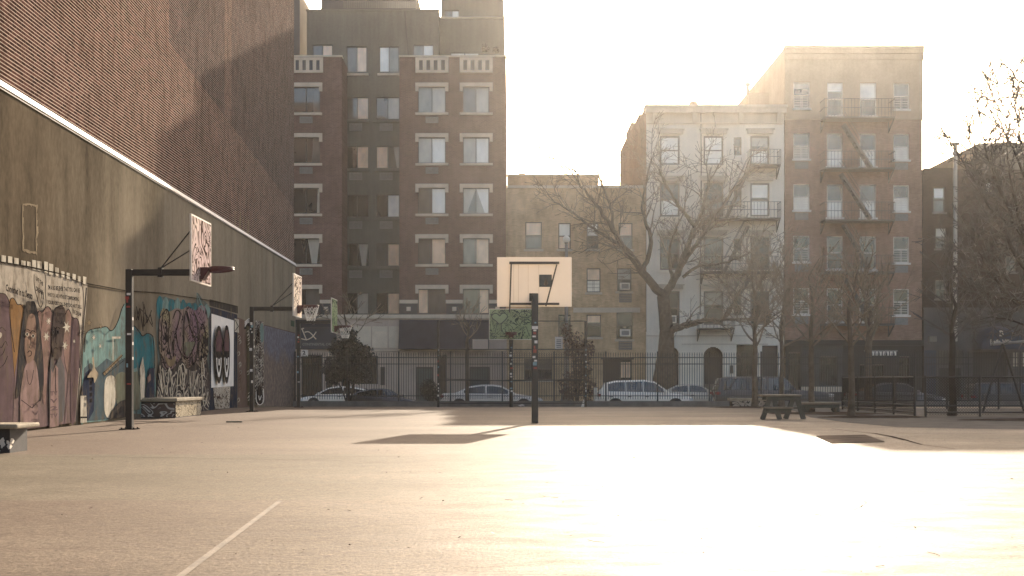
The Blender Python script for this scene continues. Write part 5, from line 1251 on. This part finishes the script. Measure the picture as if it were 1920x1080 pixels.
# lamp post by the street
Yl = 55.2; lx = PX(1062, Yl); lp = thing("street_lamp", "grey street lamp post with a white globe behind the big backboard", "street lamp", (lx, Yl, -.5))
mb = MB(); mb.tube([(lx, Yl, -.5), (lx, Yl, -.2), (lx, Yl, .25), (lx, Yl, .55), (lx, Yl, .7)], [.36, .34, .22, .15, .12], 'lamp_post', 12); mb.build("base", lp)
mb = MB(); mb.tube([(lx, Yl, .7), (lx, Yl, PZ(458, Yl))], [.11, .07], 'lamp_post', 12); mb.build("pole", lp)
mb = MB(); mb.ball((lx, Yl, PZ(449, Yl)), .19, 'lamp_glass', 10); mb.build("globe", lp, smooth=True); mb = MB(); mb.tube([(lx, Yl, PZ(456.5, Yl)), (lx, Yl, PZ(453, Yl))], [.08, .13], 'lamp_post', 12); mb.build("collar", lp)
mb = MB(); mb.box(PX(1040.5, Yl), PX(1054.5, Yl), Yl-.2, Yl-.18, PZ(655, Yl), PZ(632, Yl), 'sticker_white'); mb.box(lx-.5, lx, Yl-.179, Yl-.15, PZ(645, Yl), PZ(643, Yl), 'lamp_post')
for k in range(5): mb.box(PX(1043, Yl), PX(1052, Yl), Yl-.206, Yl-.201, PZ(637+k*3.4+1.2, Yl), PZ(637+k*3.4, Yl), 'iron')
o = mb.build("parking_sign", loc=(lx, Yl, PZ(655, Yl))); tag(o, "small white parking sign on the grey lamp post", "sign")
# litter and loose objects
mb = MB(); a = G(425, 792); mb.hexa([a+Vector(v) for v in ((0, -.05, .0), (.36, -.03, 0), (.36, .03, 0), (0, .05, 0), (0, -.05, .03), (.36, -.03, .03), (.36, .03, .03), (0, .05, .03))], 'wood_dark'); o = mb.build("board_scrap", loc=a); tag(o, "short dark scrap of wood lying on the court near the wall", "scrap wood")
mb = MB(); Yq = 47.5; c0 = Vector((PX(978, Yq), Yq, gz(Yq))); rr = random.Random(9)
for k in range(7):
    p = c0+Vector((rr.uniform(-.1, .1), rr.uniform(-.08, .08), .03+rr.uniform(0, .06))); mb.poly([p+Vector((rr.uniform(-.12, .12), rr.uniform(-.1, .1), rr.uniform(-.03, .08))) for _ in range(4)], 'paper')
o = mb.build("crumpled_paper", loc=c0); tag(o, "crumpled white paper at the foot of the kerb wall", "litter")
q = [G(1530, 818), G(1622, 816), G(1658, 829), G(1560, 832)]
M['court_patch'] = pm("steel cover", (.14, .11, .085), .92, .3, 3, bmp=.4)
mb = MB(); mb.hexa([(v.x, v.y, -.02) for v in (q[3], q[2], q[1], q[0])]+[(v.x, v.y, .012) for v in (q[3], q[2], q[1], q[0])], 'court_patch'); o = mb.build("access_cover", loc=q[0]); tag(o, "flat rusty rectangular cover plate set in the court", "cover plate")
mb = MB(); rr = random.Random(12)
for _ in range(300):
    Y = rr.uniform(5, 24); X = rr.uniform(-.42, .46)*Y; s_ = rr.uniform(.005, .014); a = rr.uniform(0, 6.28); z = .003+rr.random()*.004
    u = Vector((math.cos(a), math.sin(a), rr.uniform(-.15, .4)))*s_*rr.uniform(1, 2.4); v = Vector((-math.sin(a), math.cos(a), rr.uniform(0, .3)))*s_*.7
    c0 = Vector((X, Y, z+.006)); mb.poly([c0-u, c0-v, c0+u, c0+v], 'leaf_brown' if rr.random() < .5 else 'bark_dark')
for _ in range(10):
    Y = rr.uniform(5, 12); X = rr.uniform(-.1, .4)*Y; a = rr.uniform(0, 6.28); L_ = rr.uniform(.05, .16); b_ = rr.uniform(-.8, .8)
    mb.tube([(X+L_*k/4*math.cos(a+b_*k/4), Y+L_*k/4*math.sin(a+b_*k/4), .006) for k in range(5)], .0018, 'bark_dark', 3, False)
o = mb.build("leaf_litter"); o['kind'] = 'stuff'; o['label'] = "scattered dry leaves and twigs on the court"; o['category'] = "litter"

# ================================================================ CARS
def lerp_tab(tab, t):
    if t <= tab[0][0]: return tab[0][1]
    for (a, va), (b, vb) in zip(tab, tab[1:]):
        if t <= b: return va+(vb-va)*(t-a)/(b-a) if b > a else vb
    return tab[-1][1]
BODY = {
 'sedan': dict(low=[(0, .60), (.015, .90), (.03, .98), (.2, 1.0), (.3, .98), (.66, .95), (.72, .96), (.94, .80), (.985, .70), (1, .50)],
               roof=[(.14, 1.0), (.29, 1.36), (.40, 1.44), (.52, 1.44), (.60, 1.38), (.745, .95)], win=[(.235, .435), (.455, .66)], h=1.44),
 'hatch': dict(low=[(0, .55), (.02, .90), (.06, .98), (.66, .92), (.72, .93), (.93, .76), (.985, .66), (1, .45)],
               roof=[(.02, .99), (.15, 1.27), (.34, 1.44), (.50, 1.45), (.62, 1.36), (.80, .90)], win=[(.14, .42), (.44, .72)], h=1.45),
 'wagon': dict(low=[(0, .5), (.015, .95), (.05, 1.06), (.66, 1.0), (.72, 1.0), (.93, .86), (.985, .76), (1, .5)],
               roof=[(.03, 1.08), (.09, 1.48), (.2, 1.60), (.5, 1.64), (.6, 1.56), (.76, 1.0)], win=[(.115, .29), (.305, .47), (.485, .69)], h=1.64),
 'suv': dict(low=[(0, .55), (.012, 1.05), (.04, 1.12), (.66, 1.1), (.7, 1.12), (.95, 1.02), (.985, .95), (1, .55)],
             roof=[(.02, 1.14), (.05, 1.72), (.12, 1.80), (.54, 1.80), (.60, 1.74), (.69, 1.1)], win=[(.07, .26), (.28, .43), (.45, .64)], h=1.80)}
def car(kind, label, cat, px0, px1, Y, roof_py, facing, col, group="cars parked along the street"):
    B_ = BODY[kind]; xa, xb = PX(px0, Y), PX(px1, Y); Ln = xb-xa
    ztop = PZ(roof_py, Y); zroad = -.656; sc = (ztop-zroad)/B_['h']; Wd = .9*min(1.05, max(.92, sc))
    def X(t): return xa+Ln*t if facing > 0 else xb-Ln*t
    root = thing("parked_car", label, cat, ((xa+xb)/2, Y, zroad), group)
    pt = M.setdefault('car '+str(col), carpaint("car paint", col))
    st = sorted({0, .015, .03, .06, .1, .14, .2, .3, .4, .5, .6, .66, .72, .8, .88, .94, .985, 1})
    mb = MB(); rows = []
    for t in st:
        zb_ = zroad+(.24 if .06 < t < .94 else .34)*sc; zt_ = zroad+lerp_tab(B_['low'], t)*sc; w = Wd*(1-.10*abs(2*t-1)**5); zmid = zb_+(zt_-zb_)*.55
        rows.append([(-w*.93, zb_), (-w, zb_+(zmid-zb_)*.35), (-w, zmid), (-w*.96, zt_-.05*sc), (-w*.88, zt_), (0, zt_+.02*sc), (w*.88, zt_), (w*.96, zt_-.05*sc), (w, zmid), (w, zb_+(zmid-zb_)*.35), (w*.93, zb_)])
    k0 = len(mb.v); m_ = mb.mi(pt); n = 11
    for t, r_ in zip(st, rows): mb.v += [(X(t), Y+y, z) for y, z in r_]
    for i in range(len(st)-1):
        for j in range(n):
            a = k0+i*n+j; b = k0+i*n+(j+1) % n; mb.f.append((a, b, b+n, a+n)); mb.i.append(m_)
    mb.f.append(tuple(range(k0, k0+n))); mb.i.append(m_); mb.f.append(tuple(range(k0+(len(st)-1)*n, k0+len(st)*n))); mb.i.append(m_)
    rt = B_['roof']; t0, t1 = rt[0][0], rt[-1][0]; gt = sorted({t0, t1, *[p[0] for p in rt], *[t0+(t1-t0)*k/14 for k in range(15)]}); k0 = len(mb.v); n = 7
    def base(t): return zroad+(lerp_tab(B_['low'], t)-.02)*sc
    def rz(t): return zroad+lerp_tab(rt, t)*sc
    def gw_(t, f): return Wd*(.90-.20*f*min(1, (rz(t)-base(t))/(.4*sc)))
    for t in gt:
        z0_, z1_ = base(t), max(rz(t), base(t)+.005); mb.v += [(X(t), Y+y, z) for y, z in ((-gw_(t, 0), z0_), (-gw_(t, .9), z1_-.06*sc), (-gw_(t, 1)*.9, z1_-.012), (0, z1_), (gw_(t, 1)*.9, z1_-.012), (gw_(t, .9), z1_-.06*sc), (gw_(t, 0), z0_))]
    for i in range(len(gt)-1):
        for j in range(n-1):
            a = k0+i*n+j; mb.f.append((a, a+1, a+1+n, a+n)); mb.i.append(m_)
    body = mb.build("body", root, smooth=True)
    for s_ in (-1, 1):
        for (wa, wb) in B_['win']:
            mb = MB(); lo_, hi_ = [], []
            for k in range(9):
                t = wa+(wb-wa)*k/8; zt_ = max(rz(t)-.085*sc, base(t)+.03); f0 = .08; f1 = (zt_-base(t))/max(.01, rz(t)-base(t))*.9
                lo_.append((X(t), Y+s_*(gw_(t, f0)+.012), base(t)+.035*sc)); hi_.append((X(t), Y+s_*(gw_(t, f1)+.012), zt_))
            for k in range(8): mb.poly([lo_[k], lo_[k+1], hi_[k+1], hi_[k]], 'car_glass')
            mb.build("side_window", root)
    for ta, tb, nm in ((rt[-2][0]+.012, rt[-1][0]-.012, "windscreen"), (rt[0][0]+.012, rt[1][0]+.008, "rear_window")):
        mb = MB(); za, zc = rz(ta)+.012, rz(tb)+.012
        mb.poly([(X(ta), Y-gw_(ta, 1)*.88, za), (X(ta), Y+gw_(ta, 1)*.88, za), (X(tb), Y+gw_(tb, 1)*.88, zc), (X(tb), Y-gw_(tb, 1)*.88, zc)], 'car_glass'); mb.build(nm, root)
    for tw in (.19, .81):
        for s_ in (-1, 1):
            r_ = .33*sc; c = Vector((X(tw), Y+s_*Wd*.90, zroad+r_)); mb = MB(); mb.tube([c-Vector((0, .1*1, 0)), c+Vector((0, .1, 0))], r_, 'tyre', 20); w = mb.build("wheel", root)
            mb = MB(); mb.tube([c+Vector((0, s_*.101, 0)), c+Vector((0, s_*.115, 0))], r_*.62, 'hub', 14); mb.build("rim", w)
            mb = MB(); mb.tube([c+Vector((0, s_*.095, .02)), c+Vector((0, s_*(.10+Wd*.005), .02))], r_*1.16, 'trim', 20); mb.build("wheel_arch", root)
    for t, nm, mt in ((.012, "taillight", 'tail'), (.965, "headlight", 'head')):
        for s_ in (-1, 1):
            z = zroad+(lerp_tab(B_['low'], .03 if t < .5 else .97)-.13)*sc; mb = MB(); e = .05*Ln/4.5
            mb.box(min(X(t-.012), X(t+.03)), max(X(t-.012), X(t+.03)), Y+s_*Wd*.80-.13, Y+s_*Wd*.80+.13, z-.07, z+.07, mt); mb.build(nm, root, bevel=.03)
    for s_ in (-1, 1):
        mb = MB(); tm = rt[-1][0]-.055; mb.box(X(tm)-.08, X(tm)+.08, Y+s_*(Wd+.02)-.08, Y+s_*(Wd+.02)+.08, base(tm)+.0, base(tm)+.14, pt); mb.build("mirror", root, bevel=.03)
    mb = MB()
    for tw in B_['win']:
        for s_ in (-1, 1): x = X(tw[0]+.03); mb.box(x-.09, x+.09, Y+s_*(Wd*.985)-.02, Y+s_*(Wd*.985)+.02, zroad+.78*sc, zroad+.81*sc, 'trim')
    mb.build("door_handle", root)
    return root
YN, YO = 57.1, 64.6
car('hatch', "small white car with rounded roof, leftmost beyond the iron fence", "car", 566, 706, YO, 724, -1, (.84, .76, .66))
car('hatch', "small dark hatchback parked between the leftmost white car and the white sedan", "car", 655, 784, YN, 728, 1, (.018, .02, .026))
car('sedan', "long white sedan with red tail lamps behind the chain link screen", "car", 826, 1018, YN, 721, 1, (.86, .79, .69))
car('wagon', "white estate car with roof line reaching the big bare tree", "car", 1117, 1296, YN, 712, 1, (.90, .83, .72))
car('sedan', "beige sedan half hidden between the white estate car and the dark off roader", "car", 1220, 1372, YO, 720, 1, (.55, .49, .40))
car('suv', "large dark off roader parked behind the slim street trees", "car", 1336, 1556, YN, 706, 1, (.045, .038, .036))
car('sedan', "dark sedan with glinting bonnet behind the low chain link fence", "car", 1590, 1762, YN, 717, 1, (.085, .085, .09))
car('suv', "dark vehicle at the right edge behind the swing frame", "car", 1812, 1985, YN, 717, 1, (.02, .02, .022))

# ================================================================ TREES AND SHRUBS
def rand_perp(d, r):
    v = Vector((r.gauss(0, 1), r.gauss(0, 1), r.gauss(0, 1))); v = v-d*v.dot(d)
    return v.normalized() if v.length > 1e-6 else Vector((1, 0, 0))
def grow(mb, p, d, L_, r0, lvl, r, mat, up=.05, dens=2.2, rmin=.006, spread=(.55, 1.0)):
    n = max(3, int(L_/.3)); pts = [p.copy()]; dirs = [d.copy()]; st = L_/n
    for _ in range(n):
        d = (d+rand_perp(d, r)*r.uniform(.04, .26)+Vector((0, 0, up))).normalized(); p = p+d*st; pts.append(p.copy()); dirs.append(d.copy())
    rad = [max(rmin, r0*(1-.75*k/n)) for k in range(n+1)]
    mb.tube(pts, rad, mat, 6 if r0 > .06 else (4 if r0 > .02 else 3), False)
    if lvl <= 0: return
    for _ in range(max(2, int(L_*dens))):
        k = r.uniform(.22, 1)*n; i = min(n, int(k)); q = pts[i]; dd = dirs[i]; an = r.uniform(*spread)
        nd = (dd*math.cos(an)+rand_perp(dd, r)*math.sin(an)).normalized()
        grow(mb, q, nd, L_*r.uniform(.32, .62), max(rmin, rad[i]*.6), lvl-1, r, mat, up, dens*1.15, rmin, spread)
def limbs_tree(name, label, base, trunk, limbs, seed, group=None, trunk_mat='bark', twig_mat='twig', lvl=2, twl=2.2, dens=2.0, rmin=.008, twr=.03, up=.04, every=.55):
    r = random.Random(seed); t = thing(name, label, "tree", base, group)
    mb = MB()
    for pts, rad in trunk: mb.tube(pts, rad, trunk_mat, 14, False)
    mb.build("trunk", t, smooth=True)
    mb = MB()
    for pts, ra, rb in limbs:
        pts = [Vector(p) for p in pts]; n = len(pts)
        fine = [Vector(q) for q in cat3(pts)]; k = len(fine)
        for i_ in range(1, k): fine[i_] = fine[i_]+Vector((r.uniform(-1, 1), r.uniform(-1, 1), r.uniform(-1, 1)))*min(.05, ra*.4)
        rad = [ra+(rb-ra)*i_/(k-1) for i_ in range(k)]; mb.tube(fine, rad, trunk_mat, 8, False)
        acc = 0
        for i_ in range(1, k):
            acc += (fine[i_]-fine[i_-1]).length
            if i_/k > .22 and acc > every:
                acc = 0; dd = (fine[i_]-fine[i_-1]).normalized(); an = r.uniform(.5, 1.05)
                nd = (dd*math.cos(an)+rand_perp(dd, r)*math.sin(an)).normalized()
                grow(mb, fine[i_], nd, twl*r.uniform(.5, 1.1), min(rad[i_]*.55, twr), lvl, r, twig_mat, up, dens, rmin)
        grow(mb, fine[-1], (fine[-1]-fine[-2]).normalized(), twl*.8, rb, lvl, r, twig_mat, up, dens, rmin)
    mb.build("crown", t)
    return t
def cat3(pts, n=5):
    out = []; k = len(pts)
    for i in range(k-1):
        p0, p1, p2, p3 = pts[max(0, i-1)], pts[i], pts[i+1], pts[min(k-1, i+2)]
        for j in range(n):
            t = j/n; out.append(.5*(2*p1+(p2-p0)*t+(2*p0-5*p1+4*p2-p3)*t*t+(3*p1-p0-3*p2+p3)*t**3))
    out.append(pts[-1]); return out
# big street tree in front of the cream house
YT_ = 66.9
def TL(pl, dy): return [P(x, y, YT_+dy*k/(len(pl)-1)) for k, (x, y) in enumerate(pl)]
trunk = [([P(1246, 765, YT_), P(1246, 735, YT_), P(1247, 700, YT_), P(1249, 660, YT_), P(1250, 620, YT_), P(1247, 590, YT_), P(1243, 555, YT_)], [1.0, .86, .66, .50, .42, .38, .36])]
limbs = [(TL([(1243, 556), (1225, 535), (1192, 492), (1168, 462), (1150, 430), (1118, 385), (1085, 345)], -3), .29, .05), (TL([(1192, 492), (1178, 470), (1150, 452), (1115, 430), (1075, 400), (1035, 375)], 2), .16, .04),
         (TL([(1205, 508), (1222, 455), (1212, 420), (1205, 385), (1213, 340), (1222, 295)], 1), .15, .04), (TL([(1150, 430), (1145, 390), (1130, 350), (1118, 310)], 2), .10, .03),
         (TL([(1243, 556), (1262, 530), (1275, 500), (1292, 455), (1303, 425), (1318, 390), (1330, 340)], 2), .27, .05), (TL([(1275, 500), (1290, 480), (1318, 440), (1345, 400), (1372, 360), (1398, 325)], -2), .17, .04),
         (TL([(1303, 425), (1285, 400), (1262, 370), (1245, 340), (1232, 310)], -2), .13, .03), (TL([(1262, 528), (1256, 490), (1258, 460), (1268, 430), (1280, 400)], -1.5), .12, .03),
         (TL([(1250, 628), (1268, 615), (1295, 608), (1325, 600), (1355, 600), (1400, 598)], -2.5), .24, .05), (TL([(1355, 600), (1372, 575), (1385, 550), (1400, 520), (1410, 490)], 1), .13, .04), (TL([(1400, 598), (1425, 602), (1455, 590), (1480, 570)], -1), .07, .03),
         (TL([(1280, 520), (1310, 500), (1350, 495), (1392, 480), (1430, 460)], -2), .10, .03), (TL([(1330, 340), (1325, 310), (1330, 285)], 1), .05, .02), (TL([(1085, 345), (1065, 315), (1040, 300)], -1), .05, .02)]
limbs_tree("bare_tree", "big bare street tree with wide forked limbs before the cream house", (PX(1246, YT_), YT_, -.5), trunk, limbs, 5, None, 'bark', 'twig', 2, 2.5, 2.2, .0145, .05, .03, .30)

def slim_tree(label, px_, Y, base_py, fork_py, top_py, r0, seed, lean=0, zbase=None, dark=False, n=16, wide=1.0, group="slim bare trees at the court edge"):
    r = random.Random(seed); x = PX(px_, Y); z0 = gz(Y) if zbase is None else zbase; zf = PZ(fork_py, Y); zt_ = PZ(top_py, Y); tw, tm = ('twig_dark', 'bark_dark') if dark else ('twig', 'bark')
    t = thing("slim_tree", label, "tree", (x, Y, z0), group)
    pts = [Vector((x+lean*k/6+r.uniform(-.02, .02), Y+r.uniform(-.02, .02), z0-.02+(zf-z0)*k/6)) for k in range(7)]; mb = MB(); mb.tube(pts, [r0*1.5, r0*1.1]+[r0*(1-.03*k) for k in range(5)], tm, 12, False); mb.build("trunk", t, smooth=True)
    mb = MB(); H = zt_-zf
    lead = [pts[-1]+Vector((r.uniform(-.12, .12)*k/2, r.uniform(-.12, .12)*k/2, H*.8*k/5)) for k in range(6)]; mb.tube(lead, [r0*(.85-.14*k) for k in range(6)], tm, 7, False)
    for k in range(n):
        f_ = (k+r.random())/n; f2 = f_**1.2*.85; q = lead[0].lerp(lead[5], f2); az = k*2.4+r.uniform(-.4, .4); el = r.uniform(.55, 1.0)
        dd = Vector((math.cos(az)*math.cos(el), math.sin(az)*math.cos(el), math.sin(el))); grow(mb, q, dd, H*(.62-.38*f2)*wide*r.uniform(.75, 1.1), r0*(.40-.2*f2), 2, r, tw, .06, 2.4, .0095*Y/35, (.35, .8))
    mb.build("crown", t)
    return t
slim_tree("slim bare tree nearest the white estate car, left of the picnic table", 1416, 40, 765, 655, 405, .10, 31)
slim_tree("slim bare tree behind the picnic table in front of the dark off roader", 1466, 50, 762, 652, 420, .11, 32)
slim_tree("slim bare tree rising just behind the low timber bench", 1521, 33.8, 776, 652, 440, .085, 33)
slim_tree("slim bare tree with thick foot at the end of the low chain link fence", 1596, 29.7, 784, 650, 415, .085, 34)
slim_tree("slim bare tree on the pavement before the shop valance of the tenement", 1628, 54.6, 760, 648, 440, .20, 35, zbase=-.5)
slim_tree("dark slim tree standing inside the low fence before the blue awning", 1786, 31.0, 780, 640, 430, .09, 36, dark=True, wide=.9)
slim_tree("thin bare street tree before the navy awning of the apartment block", 876, 55.0, 760, 640, 545, .09, 37, zbase=-.5, n=9)
slim_tree("thin bare street tree rising out of the dark evergreen shrub", 652, 55.0, 760, 640, 530, .09, 38, zbase=-.5, n=9)
# large dark tree at the right edge
Yr = 35.0
def RL(pl, dy): return [P(x, y, Yr+dy*k/(len(pl)-1)) for k, (x, y) in enumerate(pl)]
bx_ = PX(1960, Yr)
trunk = [([Vector((bx_, Yr, -.02)), Vector((bx_-.02, Yr, 1.0)), P(1952, 600, Yr), P(1945, 540, Yr)], [.36, .25, .22, .2])]
limbs = [(RL([(1945, 540), (1925, 470), (1895, 400), (1868, 340), (1848, 280), (1838, 215)], -2), .085, .012), (RL([(1940, 520), (1910, 490), (1880, 430), (1845, 370), (1815, 320), (1790, 275)], 2), .075, .010), (RL([(1950, 590), (1915, 570), (1880, 540), (1845, 490), (1820, 440)], -1.5), .06, .010),
         (RL([(1945, 540), (1940, 440), (1925, 340), (1912, 250), (1900, 170)], 1), .085, .012), (RL([(1948, 560), (1920, 545), (1880, 520), (1840, 500), (1800, 470)], 2.5), .05, .010), (RL([(1925, 340), (1905, 290), (1880, 240), (1862, 190)], -1), .045, .009), (RL([(1895, 400), (1870, 380), (1840, 350), (1822, 300)], 1.5), .04, .009),
         (RL([(1952, 600), (1925, 610), (1895, 600), (1860, 595), (1830, 600)], -1), .04, .010), (RL([(1945, 500), (1965, 400), (1960, 300), (1940, 200)], -2), .08, .012), (RL([(1948, 560), (1930, 500), (1900, 470), (1870, 450), (1850, 400)], 3), .05, .010), (RL([(1948, 570), (1925, 580), (1890, 560), (1860, 560), (1835, 540)], 2), .04, .010),
         (RL([(1940, 460), (1915, 420), (1900, 360), (1890, 300), (1885, 220)], -3), .055, .010), (RL([(1935, 400), (1945, 320), (1935, 240), (1920, 150)], 2.5), .06, .010)]
limbs_tree("bare_tree", "large dark twiggy tree leaning in from the right edge", (bx_, Yr, 0), trunk, limbs, 6, None, 'bark_dark', 'twig_dark', 2, 1.35, 4.0, .0150, .026, .06, .085)

def shrub(name, label, blobs, Y, zbase, n, size, mat, seed, stem_px):
    r = random.Random(seed); t = thing(name, label, "shrub", (PX(stem_px, Y), Y, zbase))
    mb = MB()
    for cx, cy, rx, ry in blobs:
        c = P(cx, cy, Y); ex, ez = rx*Y/F, ry*Y/F
        for _ in range(int(n*rx*ry/600)):
            v = Vector((r.gauss(0, 1), r.gauss(0, 1), r.gauss(0, 1))).normalized()*r.random()**.4*r.uniform(.8, 1.1); p = c+Vector((v.x*ex, v.y*ex*.8, v.z*ez))
            u = Vector((r.uniform(-1, 1), r.uniform(-1, 1), r.uniform(-1, 1))).normalized(); w = rand_perp(u, r); s_ = size*r.uniform(.6, 1.3); mb.poly([p-u*s_, p+w*s_*.5, p+u*s_, p-w*s_*.5], mat)
    mb.build("foliage", t)
    mb = MB()
    for cx, cy, rx, ry in blobs: mb.tube([(PX(stem_px, Y), Y, zbase), P((cx+stem_px)/2, cy+ry*1.1, Y), P(cx, cy, Y)], [.05, .035, .015], 'bark_dark', 6, False)
    mb.build("stem", t)
shrub("evergreen_shrub", "dark leafy shrub spilling over the iron fence at the left", [(650, 655, 34, 26), (640, 690, 40, 22), (680, 665, 22, 20), (625, 705, 18, 20), (672, 705, 24, 16), (655, 630, 16, 16)], 54.6, -.5, 900, .10, 'leaf_dark', 51, 655)
shrub("dark_shrub", "round dark shrub between the hatchback and the white sedan", [(803, 728, 18, 18), (812, 745, 16, 14)], 54.4, -.5, 900, .09, 'leaf_dark', 52, 805)
shrub("russet_shrub", "tall russet leaved shrub behind the right post of the chain link screen", [(1078, 650, 24, 30), (1092, 690, 22, 30), (1070, 725, 26, 30), (1104, 730, 18, 26), (1062, 620, 12, 16), (1100, 655, 16, 20)], 54.5, -.5, 420, .085, 'leaf_brown', 53, 1082)
mb = MB(); Yq = 54.0; x = PX(1116.5, Yq); mb.tube([(x, Yq, -.5), (x, Yq, PZ(727, Yq))], .09, 'lamp_glass', 12); o = mb.build("bollard", loc=(x, Yq, -.5)); tag(o, "short white bollard just left of the white estate car", "bollard")
mb = MB(); Yq = 48.0; x = PX(1094, Yq); mb.hexa([(x-.1, Yq, gz(Yq)), (x+.05, Yq, gz(Yq)), (x+.05, Yq+.05, gz(Yq)), (x-.1, Yq+.05, gz(Yq)), (x, Yq, .15), (x+.09, Yq, .2), (x+.09, Yq+.05, .2), (x, Yq+.05, .15)], 'paper'); o = mb.build("cardboard_piece", loc=(x, Yq, gz(Yq))); tag(o, "pale scrap of card leaning by the right screen post", "litter")

# ================================================================ AIR
hz = MB(); hz.box(-60, 70, -8, 130, -1.9, 40, 'paper'); ho = hz.build("haze"); ho['kind'] = 'stuff'
hm = bpy.data.materials.new("haze air"); hm.use_nodes = True; hm.node_tree.nodes.clear()
pv = hm.node_tree.nodes.new("ShaderNodeVolumePrincipled"); ou = hm.node_tree.nodes.new("ShaderNodeOutputMaterial")
pv.inputs["Color"].default_value = (1, .945, .88, 1); pv.inputs["Density"].default_value = .00028; pv.inputs["Anisotropy"].default_value = .82
hm.node_tree.links.new(pv.outputs[0], ou.inputs["Volume"]); ho.data.materials.clear(); ho.data.materials.append(hm); ho.display_type = 'WIRE'
